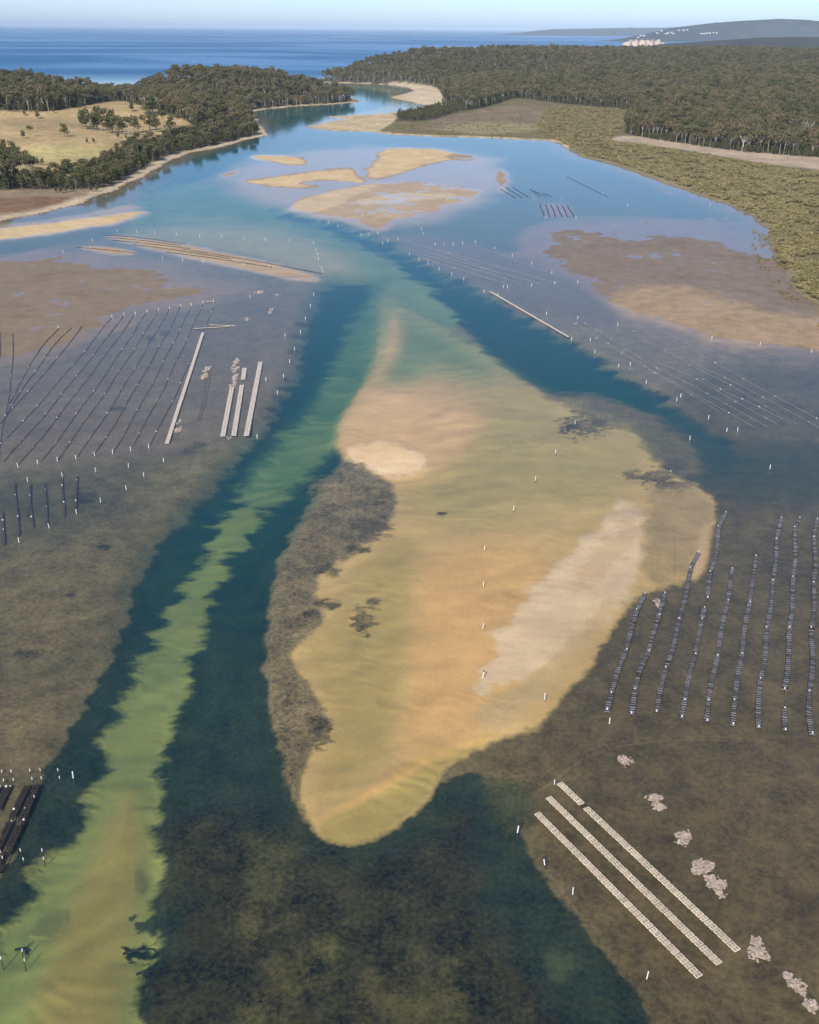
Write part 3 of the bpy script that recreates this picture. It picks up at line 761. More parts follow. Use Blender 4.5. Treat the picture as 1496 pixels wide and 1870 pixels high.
KINDS = [tree_meshes('e', 24, 12, 'eucalypt', 1, M_LEAF, M_BARK), tree_meshes('e', 22, 11, 'eucalypt', 2, M_LEAF, M_BARK),
         tree_meshes('e', 26, 13, 'eucalypt', 3, M_LEAF, M_BARK), tree_meshes('e', 21, 12, 'eucalypt', 4, M_LEAF, M_DARKBARK),
         tree_meshes('d', 14, 12, 'dense', 5, M_LEAFD, M_DARKBARK), tree_meshes('d', 15, 11, 'dense', 6, M_LEAFD, M_DARKBARK)]
MANGS = [tree_meshes('m', 2.2, 4.2, 'mangrove', 8 + i, M_MANG, M_DARKBARK) for i in range(3)]

def make_tree(name, k, loc, scale, rz, label, cat, group):
    e = empty(name, loc, rz, scale)
    src = KINDS[k] if name != 'mangrove_bush' else MANGS[k]
    data_obj('trunk' if name != 'mangrove_bush' else 'stem', src[1], e)
    data_obj('crown', src[0], e)
    return tag(e, label, cat, group)

def terrain_hit(x, y):
    """where the ray through a photograph pixel meets the ground"""
    dx, dy, dz = ray(x, y)
    if dz >= 0: return None
    t0 = 500.0; tend = (0.0 - H) / dz
    ts = np.linspace(300, tend, 900)
    X, Y, Z = dx * ts, dy * ts, H + dz * ts
    hgt = np.maximum(land_height(X, Y), 0)
    k = np.argmax(Z <= hgt + 1e-3)
    return X[k], Y[k], hgt[k]

# --- candidate places for the woods
def scatter(xmin, xmax, ymin, ymax, step, rg):
    X, Y = np.meshgrid(np.arange(xmin, xmax, step), np.arange(ymin, ymax, step))
    X = X.ravel() + rg.uniform(-.45, .45, X.size) * step
    Y = Y.ravel() + rg.uniform(-.45, .45, Y.size) * step
    sel = np.abs(X) < Y * .40 + 60
    return X[sel], Y[sel]

cand = []
for (x0, x1, y0, y1, st) in [(-1000, 1000, 780, 1700, 7.2), (-900, 900, 1700, 2500, 8.0), (-1100, 1400, 2500, 3800, 10.5)]:
    X, Y = scatter(x0, x1, y0, y1, st, RNG)
    Zc = land_height(X, Y)
    sW = sdf(LAND_W, X, Y, pad=150); sE = sdf(LAND_E, X, Y, pad=150)
    ok = (Zc > .3) & ((sW > 9) | (sE > 26))
    X, Y, Zc, sW, sE = X[ok], Y[ok], Zc[ok], sW[ok], sE[ok]
    qx, qy = project(X, Y, Zc)
    forest = np.where(sW > 0, ~(in_px(PADDOCK, qx, qy) | in_px(SALT, qx, qy)), ~in_px(MARSH, qx, qy))
    # beaches and the sandy hook stay bare
    forest &= ~(in_px([(560, 228), (600, 205), (712, 200), (735, 214), (700, 240), (600, 242)], qx, qy) | in_px([(690, 148), (757, 152), (806, 158), (812, 192), (770, 197), (716, 178), (757, 166)], qx, qy)
                | in_px([(600, 216), (640, 204), (712, 200), (812, 184), (800, 198), (712, 212)], qx, qy))
    # the slope below the paddock and the west end stay thin
    hid = (sW > 0) & (Y < 1150) & (X < -330) & (Y > 1010)
    forest &= ~hid
    inview = (qx > -120) & (qx < 1620)
    keep = forest & inview & (fbm(X, Y, 45, 3, 91) > -.36)
    cand.append(np.stack([X[keep], Y[keep], Zc[keep], qx[keep], qy[keep], sW[keep], sE[keep]], 1))
cand = np.concatenate(cand)
bankside = (cand[:, 5] > 0) & (cand[:, 1] < 1420) & (cand[:, 5] < 75)
kind = np.where(bankside, RNG.choice([3, 4, 5, 4, 5], len(cand)), RNG.choice([0, 1, 2, 3, 0, 1, 2, 3, 4, 5, 5], len(cand)))
scl = .48 + .58 * RNG.beta(1.6, 1.8, len(cand))
scl = np.where(bankside, scl * np.where(cand[:, 0] < -300, .72, .88), scl)
scl = np.where(~bankside & (kind >= 4), scl * .72, scl)
lone_oak = (cand[:, 3] < 850) & (cand[:, 3] > 690) & (cand[:, 4] > 190) & (cand[:, 4] < 226)
kind = np.where(lone_oak, 5, kind); scl = np.where(lone_oak, scl * .62, scl)
rot = RNG.uniform(0, 6.28, len(cand))
order = np.argsort(cand[:, 1])
vis = (cand[:, 3] > -5) & (cand[:, 3] < 1500)
# individuals: the nearest and largest to be seen: the shore woods and the forest's front rows
front = vis & (((cand[:, 5] > 0) & (cand[:, 1] < 1330)) | ((cand[:, 6] > 0) & (cand[:, 1] < 1450)))
pick = [i for i in order if front[i]]
westp = [i for i in pick if cand[i, 5] > 0][:150]
eastp = [i for i in pick if cand[i, 6] > 0][:125]
single = set(westp) | set(eastp)
def depth_word(i):
    e = float(sdf(chaikin(MARSH, 2), np.array([cand[i, 3]]), np.array([cand[i, 4]]), 1.0, 60)[0])
    return 'in the front row of the forest above the track' if e > -5 else ('just behind the front row above the track' if e > -11 else 'deeper in the forest behind the track')
for i in westp:
    X, Y, Zc = cand[i, :3]
    if kind[i] >= 4:
        wd = 'at the very edge of the water' if cand[i, 5] < 22 else ('in the middle of the shore belt' if cand[i, 5] < 48 else 'on the paddock side of the shore belt')
        sz = 'small' if scl[i] < .62 else ('broad' if scl[i] > .8 else 'mid-sized')
        make_tree('shore_tree', int(kind[i]), (X, Y, Zc), float(scl[i]), float(rot[i]), f'{sz} dense dark green tree {wd}', 'tree', 'dense trees of the shore belt')
    else:
        wd = 'at the very edge of the water' if cand[i, 5] < 22 else ('in the middle of the shore belt' if cand[i, 5] < 48 else 'on the paddock side of the shore belt')
        make_tree('eucalypt_tree', int(kind[i]), (X, Y, Zc), float(scl[i]), float(rot[i]), f"{'tall' if scl[i] > .75 else 'lower'} open-crowned eucalypt {wd}", 'tree', 'eucalypts of the shore belt')
for i in eastp:
    X, Y, Zc = cand[i, :3]
    if kind[i] >= 4:
        make_tree('forest_tree', int(kind[i]), (X, Y, Zc), float(scl[i]), float(rot[i]), f"dense {'low' if scl[i] < .6 else 'bushy'} tree {depth_word(i)}", 'tree', 'dense trees along the track')
    else:
        make_tree('eucalypt_tree', int(kind[i]), (X, Y, Zc), float(scl[i]), float(rot[i]), f"{'short' if scl[i] < .75 else ('tall' if scl[i] > 1.0 else 'mid-height')} {'dark' if kind[i] == 3 else 'pale'}-trunked {'slender' if kind[i] == 1 else ('wide-crowned' if kind[i] == 2 else 'upright')} eucalypt {depth_word(i)}", 'tree', 'eucalypts along the track')
n_single = len(single)

# --- trees standing in the paddock, each placed by its foot
PT = [(118, 250, 4, .62, 'round green tree alone on the open paddock with its shadow beside it'),
      (37, 200, 4, .52, 'small round tree on the paddock crest against the dark forest'),
      (68, 217, 5, .40, 'thin dark upright tree on the upper paddock slope'),
      (46, 211, 5, .28, 'tiny brown bush next to the thin tree on the upper paddock'),
      (99, 207, 5, .30, 'small brown bush below the paddock crest'),
      (42, 253, 5, .36, 'slender dark tree of the pair low on the paddock slope'),
      (56, 250, 3, .36, 'slender grey tree of the pair low on the paddock slope'),
      (241, 204, 5, .50, 'conical tree alone on the yellow upper paddock'),
      (157, 204, 4, .22, 'tiny bush just above the paddock clump'),
      (132, 197, 5, .55, 'dark tree on the crest in front of the forest wall'),
      (150, 197, 4, .60, 'broad dark tree on the crest in front of the forest wall')]
for (x, y, k, s, lab) in PT:
    make_tree('paddock_tree', k, terrain_hit(x, y), s * 1.5, x * .7, lab, 'tree', None)
clump = [(150, 232), (158, 236), (168, 240), (178, 238), (186, 243), (196, 244), (206, 241), (214, 246), (224, 244), (236, 245), (246, 242), (180, 228), (192, 230), (204, 228), (262, 240), (274, 238), (286, 241), (300, 233), (312, 240), (326, 236), (268, 212), (280, 208), (295, 212), (310, 206)]
for j, (x, y) in enumerate(clump):
    make_tree('paddock_tree', [4, 5, 3, 4, 1][j % 5], terrain_hit(x, y), (1.25, 1.4, .95, 1.2, .85)[j % 5], j * 1.3, 'tree in the dark clump standing in the middle of the dry paddock', 'tree', 'clump in the middle of the paddock')
for j, (x, y) in enumerate([(-8, 286), (2, 288), (10, 292), (19, 292), (27, 297), (36, 298), (47, 299), (8, 280), (24, 286)]):
    make_tree('paddock_tree', 4 + j % 2, terrain_hit(x, y), .78 + .1 * (j % 3), j * 1.7, 'tree in the rounded dark thicket at the foot of the paddock', 'tree', 'thicket at the foot of the paddock')
for j, (x, y) in enumerate([(62, 300), (70, 301), (78, 301), (160, 262), (172, 262), (215, 253), (230, 254)]):
    make_tree('paddock_bush', 4 + j % 2, terrain_hit(x, y), .33 + .04 * (j % 3), j * 2.1, 'low scrubby bush on the pale grass of the paddock', 'bush', 'scrub on the paddock')
# belt along the flat behind the red salt flat
for j in range(34):
    x = -8 + j * 6.1 + random.uniform(-2, 2); y = 341 + random.uniform(-12, 3)
    make_tree('shore_tree', [4, 5, 3, 4, 1][j % 5], terrain_hit(x, y), random.uniform(.5, .78) * (0.7 if j % 5 in (2, 4) else 1), j * 1.9, 'tree in the open row between yellow paddock and reddish salt flat', 'tree', 'tree row behind the salt flat')
for j, (x, y) in enumerate([(102, 352), (112, 353), (122, 351), (132, 350), (168, 350), (177, 350)]):
    make_tree('shore_bush', 4, terrain_hit(x, y), .3 + .05 * (j % 3), j * 2.3, 'low dark bush on the edge of the reddish salt flat', 'bush', 'bushes on the salt flat')

# --- bleached dead trees in the forest edge
def dead_tree(x, y, height, seed, label):
    rg = np.random.default_rng(seed)
    loc = terrain_hit(x, y); e = empty('dead_tree', loc)
    mb = MB(); top = Vector((0, 0, height * .45))
    mb.tube([(0, 0, -1), (.2, 0, height * .22), top], [.55, .45, .36], 6); mb.build('trunk', M_DEAD, e)
    for i in range(6):
        a = i * 1.05 + rg.uniform(-.3, .3); L = height * rg.uniform(.4, .58)
        m1 = top + Vector((math.cos(a) * L * .35, math.sin(a) * L * .35, L * .45)); m2 = m1 + Vector((math.cos(a + .4) * L * .25, math.sin(a + .4) * L * .25, L * .5))
        b = MB(); b.tube([top - Vector((0, 0, .8)), m1, m2], [.26, .19, .06], 5)
        for q in (-1, 1):
            b.tube([m1, m1 + Vector((math.cos(a + q) * L * .3, math.sin(a + q) * L * .3, L * .3))], [.14, .05], 4)
        b.build('branch', M_DEAD, e)
    tag(e, label, 'tree')
dead_tree(1470, 262, 27, 3, 'bleached dead tree with a broad fan of bare white branches above the track')
dead_tree(1255, 252, 20, 4, 'slim dead tree with forked white branches in the green forest edge')
dead_tree(1308, 262, 20, 5, 'dead tree with one pale leaning fork near the track')
dead_tree(1356, 276, 19, 6, 'leaning bare tree rooted right beside the pinkish track')

# --- the rest of the forest as one mass
def instancer(name, pts, sc, rz, kd, sources, label, cat):
    me = bpy.data.meshes.new(name); me.from_pydata([tuple(p) for p in pts], [], [])
    for nm, arr in (('pscale', sc), ('prot', rz)):
        a = me.attributes.new(nm, 'FLOAT', 'POINT'); a.data.foreach_set('value', np.asarray(arr, np.float32))
    a = me.attributes.new('pkind', 'INT', 'POINT'); a.data.foreach_set('value', np.asarray(kd, np.int32))
    o = link(bpy.data.objects.new(name, me))
    ng = bpy.data.node_groups.new(name + '_spread', 'GeometryNodeTree')
    ng.interface.new_socket('Geometry', in_out='INPUT', socket_type='NodeSocketGeometry')
    ng.interface.new_socket('Geometry', in_out='OUTPUT', socket_type='NodeSocketGeometry')
    N_ = ng.nodes; L_ = ng.links
    gi = N_.new('NodeGroupInput'); go = N_.new('NodeGroupOutput'); join = N_.new('GeometryNodeJoinGeometry')
    def named(nm, ty):
        n = N_.new('GeometryNodeInputNamedAttribute'); n.data_type = ty; n.inputs['Name'].default_value = nm
        return n.outputs[0]
    s_ = named('pscale', 'FLOAT'); r_ = named('prot', 'FLOAT'); k_ = named('pkind', 'INT')
    cx = N_.new('ShaderNodeCombineXYZ'); L_.new(r_, cx.inputs[2])
    e2r = N_.new('FunctionNodeEulerToRotation'); L_.new(cx.outputs[0], e2r.inputs[0])
    for k, objs in enumerate(sources):
        jj = N_.new('GeometryNodeJoinGeometry')
        for ob in objs:
            oi = N_.new('GeometryNodeObjectInfo'); oi.transform_space = 'ORIGINAL'; oi.inputs['Object'].default_value = ob
            L_.new(oi.outputs['Geometry'], jj.inputs[0])
        cmp_ = N_.new('FunctionNodeCompare'); cmp_.data_type = 'INT'; cmp_.operation = 'EQUAL'
        ints = [i for i in cmp_.inputs if i.type == 'INT']
        L_.new(k_, ints[0]); ints[1].default_value = k
        ip = N_.new('GeometryNodeInstanceOnPoints')
        L_.new(gi.outputs[0], ip.inputs['Points']); L_.new(cmp_.outputs[0], ip.inputs['Selection']); L_.new(jj.outputs[0], ip.inputs['Instance'])
        L_.new(e2r.outputs[0], ip.inputs['Rotation']); L_.new(s_, ip.inputs['Scale'])
        L_.new(ip.outputs[0], join.inputs[0])
    L_.new(join.outputs[0], go.inputs[0])
    md = o.modifiers.new('spread', 'NODES'); md.node_group = ng
    return tag(o, label, cat, None, 'stuff')

def sources_of(kinds):
    out = []
    for cr, tr in kinds:
        c = t = None
        for ob in scene.objects:
            if ob.data is cr and c is None: c = ob
            if ob.data is tr and t is None: t = ob
        out.append([x for x in (c, t) if x])
    return out

# understorey along the forest edges
und = []
for (x0, x1, y0, y1) in ((-800, 0, 1000, 2000), (0, 900, 1000, 2100)):
    X, Y = scatter(x0, x1, y0, y1, 5.0, RNG)
    Zc = land_height(X, Y); ok = Zc > .4
    X, Y, Zc = X[ok], Y[ok], Zc[ok]
    qx, qy = project(X, Y, Zc)
    e = np.maximum(sdf(chaikin(MARSH, 2), qx, qy, 1.0, 40), sdf(chaikin(PADDOCK, 2), qx, qy, 1.0, 40))
    keep = (e < .5) & (e > -9) & (RNG.uniform(size=X.size) < .55) & (qx > -100) & (qx < 1600) & ~((qx > 600) & (qx < 850) & (qy > 195))
    und.append(np.stack([X[keep], Y[keep], Zc[keep]], 1))
und = np.concatenate(und)
rest = np.array([i for i in range(len(cand)) if i not in single])
present = sources_of(KINDS)
instancer('forest', np.concatenate([cand[rest, :3], und]), np.concatenate([scl[rest], RNG.uniform(.25, .55, len(und))]), np.concatenate([rot[rest], RNG.uniform(0, 6.28, len(und))]), np.concatenate([kind[rest], RNG.integers(4, 6, len(und))]), present, 'grey-green eucalypt forest covering the hills on both sides of the entrance', 'forest')

# --- mangroves and saltmarsh scrub
MANGROVE = [(1040, 268), (1062, 283), (1112, 292), (1172, 312), (1252, 343), (1332, 370), (1374, 388), (1402, 412), (1424, 440), (1412, 462), (1428, 482), (1462, 530), (1530, 585), (1700, 640), (1700, 345), (1500, 314), (1420, 306), (1330, 291), (1240, 275), (1170, 266), (1100, 258), (1139, 236), (1158, 203), (1075, 197), (1010, 196), (985, 210), (985, 240), (1020, 258)]
HEATH = [(690, 243), (720, 226), (800, 222), (880, 206), (985, 200), (990, 240), (1010, 255), (900, 252), (780, 248)]
mpts = []
for step, y0, y1 in ((3.1, 430, 1100), (4.2, 1100, 1500), (5.0, 1500, 1950)):
    X, Y = scatter(-60, 620, y0, y1, step, RNG)
    zz = np.maximum(land_height(X, Y), -.05)
    qx, qy = project(X, Y, zz)
    dens = fbm(X, Y, 22, 3, 77)
    big_ = in_px(MANGROVE, qx, qy)
    fringe = in_px([(1372, 400), (1420, 410), (1445, 470), (1500, 540), (1700, 600), (1700, 700), (1500, 600), (1440, 560), (1390, 500), (1370, 440)], qx, qy) & ~big_
    heath = in_px(HEATH, qx, qy) & ~big_
    keep = (big_ & (dens > -.16)) | (fringe & (dens > .05) & (RNG.uniform(size=X.size) < .7)) | (heath & (dens > .02) & (RNG.uniform(size=X.size) < .5))
    s_ = np.where(big_, 1.0, np.where(fringe, .45, .55)) * RNG.uniform(.45, 1.4, X.size)
    mpts.append(np.stack([X[keep], Y[keep], np.maximum(zz[keep], -.05), s_[keep], qx[keep], qy[keep]], 1))
mpts = np.concatenate(mpts)
vis = (mpts[:, 4] > -5) & (mpts[:, 4] < 1502)
size = np.where(vis, mpts[:, 3] / mpts[:, 1], 0)
near = np.argsort(-size)[:290]
nset = set(near.tolist())
for i in near:
    X, Y, Z_, s_ = mpts[i, :4]
    make_tree('mangrove_bush', int(i) % 3, (X, Y, Z_), float(s_), float(i) * 1.37, f"{'small' if s_ < .6 else ('large' if s_ > 1.1 else 'mid-sized')} {('olive', 'spreading', 'rounded')[int(i) % 3]} mangrove {'standing out on the bare wet mud' if land_height(np.array([X]), np.array([Y]))[0] < .3 else 'in the dense green belt behind the mud'}", 'mangrove', 'mangroves on the seaward side')
rest = np.array([i for i in range(len(mpts)) if i not in nset])
instancer('mangrove_scrub', mpts[rest, :3], mpts[rest, 3], RNG.uniform(0, 6.28, len(rest)), RNG.integers(0, 3, len(rest)), sources_of(MANGS), 'dense olive-green mangrove and saltmarsh scrub covering the tidal flat', 'mangroves')

# ------------------------------------------------------------------ oyster leases
def bed_z(x, y):
    """height of the ground sheet near a place (nearest grid vertex)"""
    r = int(np.clip(np.searchsorted(DIST, y), 1, NR - 1))
    r = r if abs(DIST[r] - y) < abs(DIST[r - 1] - y) else r - 1
    c = int(np.clip(np.searchsorted(GX[r], x), 0, NC - 1))
    return float(z[r * NC + c])

def polyline(pts_px, zz, step=None):
    P = chaikin([G(*p) for p in pts_px], 2, closed=False)
    if step is None: return [(a, b, zz) for a, b in P]
    seg = np.hypot(*np.diff(P, axis=0).T); s = np.concatenate([[0], np.cumsum(seg)])
    t = np.arange(step * .5, s[-1], step)
    return [(float(np.interp(q, s, P[:, 0])), float(np.interp(q, s, P[:, 1])), zz) for q in t]

# --- marker posts: white pipe sleeves over a dark stake, top-level each
def post_mesh(hgt, rad):
    mb = MB(); mb.tube([(0, 0, 0), (0, 0, hgt), (0, 0, hgt + rad * .5)], [rad, rad, rad * .55], 8); return mb.mesh('sleeve', M_WHITE)
def stake_mesh(depth, rad):
    mb = MB(); mb.tube([(0, 0, -depth), (0, 0, .12)], [rad, rad], 6); return mb.mesh('stake', M_DARK)
POST_A, STAKE = post_mesh(1.45, .085), stake_mesh(3.2, .06)
POST_S = post_mesh(.75, .07)
CAP = MB().tube([(0, 0, 0), (0, 0, .10), (0, 0, .34), (0, 0, .40)], [.13, .17, .12, .03], 6).mesh('dark_cap', M_DARK)
def post(x, y, label, group, hgt=1.0, thick=1.0, cap=False, small=False, lean=True):
    X, Y = G(x, y)
    b = max(bed_z(X, Y), 0.0)
    e = empty('marker_post', (X, Y, b), random.uniform(0, 6))
    if lean: e.rotation_euler[0] = random.uniform(-.06, .06); e.rotation_euler[1] = random.uniform(-.06, .06)
    s = data_obj('sleeve', POST_S if small else POST_A, e, (0, 0, .05), None, (thick, thick, hgt))
    data_obj('stake', STAKE, e)
    if cap: data_obj('dark_cap', CAP, e, (0, 0, .05 + 1.45 * hgt))
    return tag(e, label, 'post', group)

ONES = 'first second third fourth fifth sixth seventh eighth ninth tenth eleventh twelfth thirteenth fourteenth fifteenth sixteenth seventeenth eighteenth nineteenth'.split()
def nth(i):
    if i < 19: return ONES[i]
    t, u = divmod(i + 1, 10)
    return ({2: 'twentieth', 3: 'thirtieth', 4: 'fortieth', 5: 'fiftieth'}[t]) if u == 0 else {2: 'twenty', 3: 'thirty', 4: 'forty', 5: 'fifty'}[t] + '-' + ONES[u - 1]
def posts(pts, label, group, frm=None, **k):
    for i, p in enumerate(pts): post(p[0], p[1], f'{nth(i)} {label}, counted from {frm}' if frm else label, group, **k)

posts([(1050, 775), (1015, 829), (978, 878), (938, 933), (885, 1006), (883, 1072), (882, 1149)], 'white marker post across the tan sandbank', 'posts across the sandbank', frm='the weed patch', hgt=1.0)
post(882, 1238, 'white sandbank post with a dark top beside the pale sand', None, 1.05, 1.2, cap=True)
post(995, 1279, 'white post at the seaward tip of the pale sand', None, 1.15, 1.0)
post(1013, 1433, 'white post at the head of the longest tray row', None, .7)
e = post(945, 1521, 'leaning white post with a dark top between weed and tray rows', None, 1.0, 1.2, cap=True)
e.rotation_euler[1] = .14
e = post(995, 1580, 'crooked short white post with a dark top near the tray rows', None, .75, 1.25, cap=True); e.rotation_euler[1] = -.3
post(1046, 1634, 'upright white post on the brown flat beside the dark deep weed', None, 1.0)
post(1181, 1788, 'white post close to the corner end of the tray rows', None, 1.0)
posts([(903, 455), (936, 469), (971, 483), (1008, 499), (1055, 517), (1013, 519), (971, 523), (919, 526), (927, 526), (909, 540), (998, 575), (1055, 583)], 'white post around the submerged lines above the long pale strip', 'posts round the upper lines', thick=1.3)
posts([(1044, 622), (1078, 623), (1086, 645), (1130, 671), (1151, 668), (1180, 701), (1243, 726), (1236, 733), (1294, 766), (1327, 789), (1347, 788), (1260, 804), (1406, 857)], 'white post along the dark channel beside the fine pale lines', 'posts along the fine lines', thick=1.25)
posts([(1128, 595), (1300, 620), (1388, 631), (1482, 644)], 'white post on the edge of the orange tidal flat', 'posts by the orange flat', thick=1.25)
posts([(600, 408), (617, 414), (659, 431), (674, 430), (690, 427), (708, 441), (699, 446), (727, 439), (748, 466), (765, 475), (782, 483), (802, 493), (825, 503), (847, 512), (884, 534)], 'white post on the outer bank of the blue channel', 'posts on the outer channel bank', frm='the sandbars', thick=1.35)
posts([(845, 446), (868, 444), (795, 448), (811, 448), (828, 448), (770, 420), (773, 428), (817, 366), (662, 394)], 'white post in the shallow water behind the curved channel', 'posts behind the curved channel', thick=1.35)
posts([(405, 435), (445, 437), (485, 439), (529, 441), (573, 445), (577, 458), (580, 466), (582, 475), (587, 491), (590, 498)], 'white post in the pale sandy shallows inside the channel bend', 'posts in the sandy shallows', thick=1.3)
posts([(573, 540), (567, 561), (558, 584), (549, 609), (521, 615), (538, 640), (529, 663), (518, 690), (507, 720), (470, 801), (457, 544), (486, 696)], 'white post on the rim between lease flat and dark channel', 'posts on the lease rim', thick=1.25)
posts([(115, 461), (169, 440), (215, 424), (250, 425), (283, 426), (323, 430), (365, 432), (297, 474), (334, 477), (371, 480), (446, 486), (492, 488)], 'white post around the striped sand ridges', 'posts round the sand ridges', thick=1.3)
posts([(107, 600), (205, 581), (227, 577), (247, 575), (269, 571), (290, 568), (310, 565), (331, 561), (350, 559), (371, 555), (390, 552)], 'white post at the sandy heads of sunken lines', 'posts at the line heads', frm='the wavy line', thick=1.3)
posts([(33, 854), (69, 848), (105, 843), (139, 839), (173, 833), (206, 829), (239, 824), (272, 819)], 'white post at the feet of long sunken lines', 'posts at the line feet', frm='the wavy line', thick=1.2)
posts([(299, 845), (263, 871), (235, 854), (175, 862), (231, 895), (184, 918), (140, 939), (90, 965), (35, 991), (114, 871), (51, 880)], 'white post around the short dark basket lines', 'posts round the short lines', thick=1.1)
posts([(923, 292), (984, 304), (1034, 322), (1101, 354), (1105, 303), (975, 364), (1026, 364), (996, 399), (1052, 398), (940, 320), (1297, 374), (1146, 377)], 'tiny white post in the blue bay off the mangroves', 'posts in the upper bay', thick=1.5)
post(134, 1421, 'stout white post just off the dark rack corner', None, 1.0, 1.3)
posts([(4, 1411), (21, 1411), (55, 1409), (74, 1408), (106, 1408), (7, 1427), (25, 1426), (59, 1424), (76, 1423), (109, 1422), (63, 1457), (5, 1569), (43, 1571), (80, 1570), (38, 1555), (77, 1555), (1, 1557), (41, 1738), (45, 1756), (2, 1752)], 'short white stake top in the dark water around the sunken racks', 'stakes by the dark racks', small=True, hgt=.75, thick=1.1)
posts([(418, 803), (415, 800), (422, 801), (328, 770), (1225 / 1.0, 862)], 'short white float stake beside the broad tray strips', 'stakes by the strips', small=True, hgt=.8, thick=1.3)

# --- basket lines on the brown flat: cable, stakes and one mesh bag after another
def bag_mesh(L, W_, Hh):
    mb = MB(); n = 8
    prof = [(-.5, .55), (-.44, .92), (0, 1.0), (.44, .92), (.5, .55)]
    for o, k in prof:
        for j in range(n):
            a = 2 * math.pi * j / n
            mb.v.append((o * W_, math.cos(a) * L / 2 * k, math.sin(a) * Hh / 2 * k))
    for i in range(len(prof) - 1):
        for j in range(n):
            mb.f.append((i * n + j, i * n + (j + 1) % n, (i + 1) * n + (j + 1) % n, (i + 1) * n + j))
    mb.f.append(tuple(range(n))[::-1]); mb.f.append(tuple((len(prof) - 1) * n + j for j in range(n)))
    return mb.mesh('basket', M_BAG)
BAG = bag_mesh(.32, 1.06, .30)
LSTAKE = MB().tube([(0, 0, -1.6), (0, 0, .55)], [.05, .05], 6).mesh('stake', M_DARK)
LCAP = MB().tube([(0, 0, .50), (0, 0, .82), (0, 0, .86)], [.13, .13, .05], 8).mesh('stake_cap', M_WHITE)

def z8(p): return (1000 + p[0] / 3.016, 850 + p[1] / 3.016)
BL = [([[(537, 710), (490, 800), (445, 970), (435, 1020), (395, 1110), (350, 1260), (327, 1360)]], 'basket line nearest the pale sand, ending in a tall white end post'),
      ([[(645, 710), (615, 830), (565, 980), (560, 1030), (510, 1120), (480, 1240), (463, 1380)]], 'basket line passing the small shell patch at its head'),
      ([[(832, 485), (785, 570), (762, 730), (725, 850), (690, 1020), (650, 1120), (620, 1240), (600, 1370)]], 'basket line whose curved head reaches onto the tan sand spit'),
      ([[(983, 265), (940, 340), (933, 490), (895, 590), (880, 740)], [(865, 790), (850, 850), (820, 1000), (815, 1045), (780, 1150), (755, 1300), (737, 1400)]], 'long basket line broken by one short gap at the dark sand edge'),
      ([[(1015, 575), (995, 750), (960, 880), (938, 1055), (905, 1180), (885, 1300), (878, 1420)]], 'basket line with a lone stake standing clear of its head'),
      ([[(1148, 505), (1115, 760), (1085, 880), (1072, 1045), (1045, 1170), (1030, 1300), (1020, 1440)]], 'dense dark basket line next to the line with the lone stake'),
      ([[(1287, 295), (1260, 410), (1262, 515), (1240, 640), (1235, 775), (1205, 900), (1200, 1085), (1170, 1180), (1160, 1300), (1162, 1455)]], 'long unbroken basket line beside the one with the wide gap'),
      ([[(1388, 295), (1360, 345), (1368, 520), (1350, 620), (1350, 790), (1330, 900), (1328, 1095), (1305, 1245)], [(1305, 1345), (1308, 1470)]], 'basket line with a wide gap before its detached last piece'),
      ([[(1485, 300), (1465, 400), (1480, 530), (1465, 650), (1475, 795), (1450, 900), (1465, 1110), (1440, 1250), (1440, 1400), (1457, 1490)]], 'wavy basket line beyond the line with the wide gap'),
      ([[(1590, 300), (1570, 400), (1580, 560), (1560, 800), (1560, 1100), (1540, 1300), (1560, 1510)]], 'basket line outermost of the brown flat, past the wavy one')]
for runs, lab in BL:
    x0, y0 = G(*z8(runs[0][0])); root = empty('basket_line', (x0, y0, 0))
    def rel(p): return (p[0] - x0, p[1] - y0, p[2])
    allp = [p for r in runs for p in r]
    cb = MB(); cb.tube([rel(p) for p in polyline([z8(q) for q in allp], .17)], .03, 4); cb.build('cable', M_ROPE, root)
    for r in runs:
        for sg in (-.5, .5):  # dark tubes added on both sides to deepen the shadowy gaps between baskets
            Q = polyline([z8(q) for q in r], .10); MB().tube([rel((p[0] + sg, p[1], p[2])) for p in Q], .07, 4).build('dark_gap_tube', M_DARK, root)
    for r in runs:
        P = polyline([z8(q) for q in r], .16, .80)
        for i, p in enumerate(P):
            q = P[min(i + 1, len(P) - 1)]; o = P[max(i - 1, 0)]
            a = math.atan2(q[1] - o[1], q[0] - o[0])
            if random.random() < .015: continue
            b = data_obj('basket', BAG, root, rel((p[0] + random.uniform(-.05, .05), p[1] + random.uniform(-.05, .05), .16)), a - math.pi / 2 + random.uniform(-.13, .13), (random.uniform(.88, 1.1), random.uniform(.85, 1.1), random.uniform(.85, 1.1)))
            b.rotation_euler[0] = random.uniform(-.2, .2)
        # stakes carrying the cable, white capped
        n = len(r)
        for i, q in enumerate(r):
            if i in (0, n - 1) or i % 2 == 1:
                X, Y = G(*z8(q))
                s = data_obj('stake', LSTAKE, root, (X - x0, Y - y0, 0)); s.rotation_euler = (random.uniform(-.1, .1), random.uniform(-.1, .1), 0)
                data_obj('stake_cap', LCAP, s, (0, 0, 0), None, (1, 1, 1.25 if i == n - 1 else .8))
        X, Y = G(*z8(r[0])); d = 1.2
        for sg in (-1, 1):  # dark V arms stand for a leaning post and the shadow it casts
            mb = MB(); mb.tube([(X - x0, Y - y0, .1), (X - x0 + sg * .55, Y - y0 + 1.7, -.3)], .05, 5); mb.build('post_shadow_v', M_DARK, root)
    tag(root, lab, 'oyster line', 'basket lines on the brown flat')
post(1113, 1322, 'tall white end post below the basket line nearest the pale sand', None, .95, 1.2)

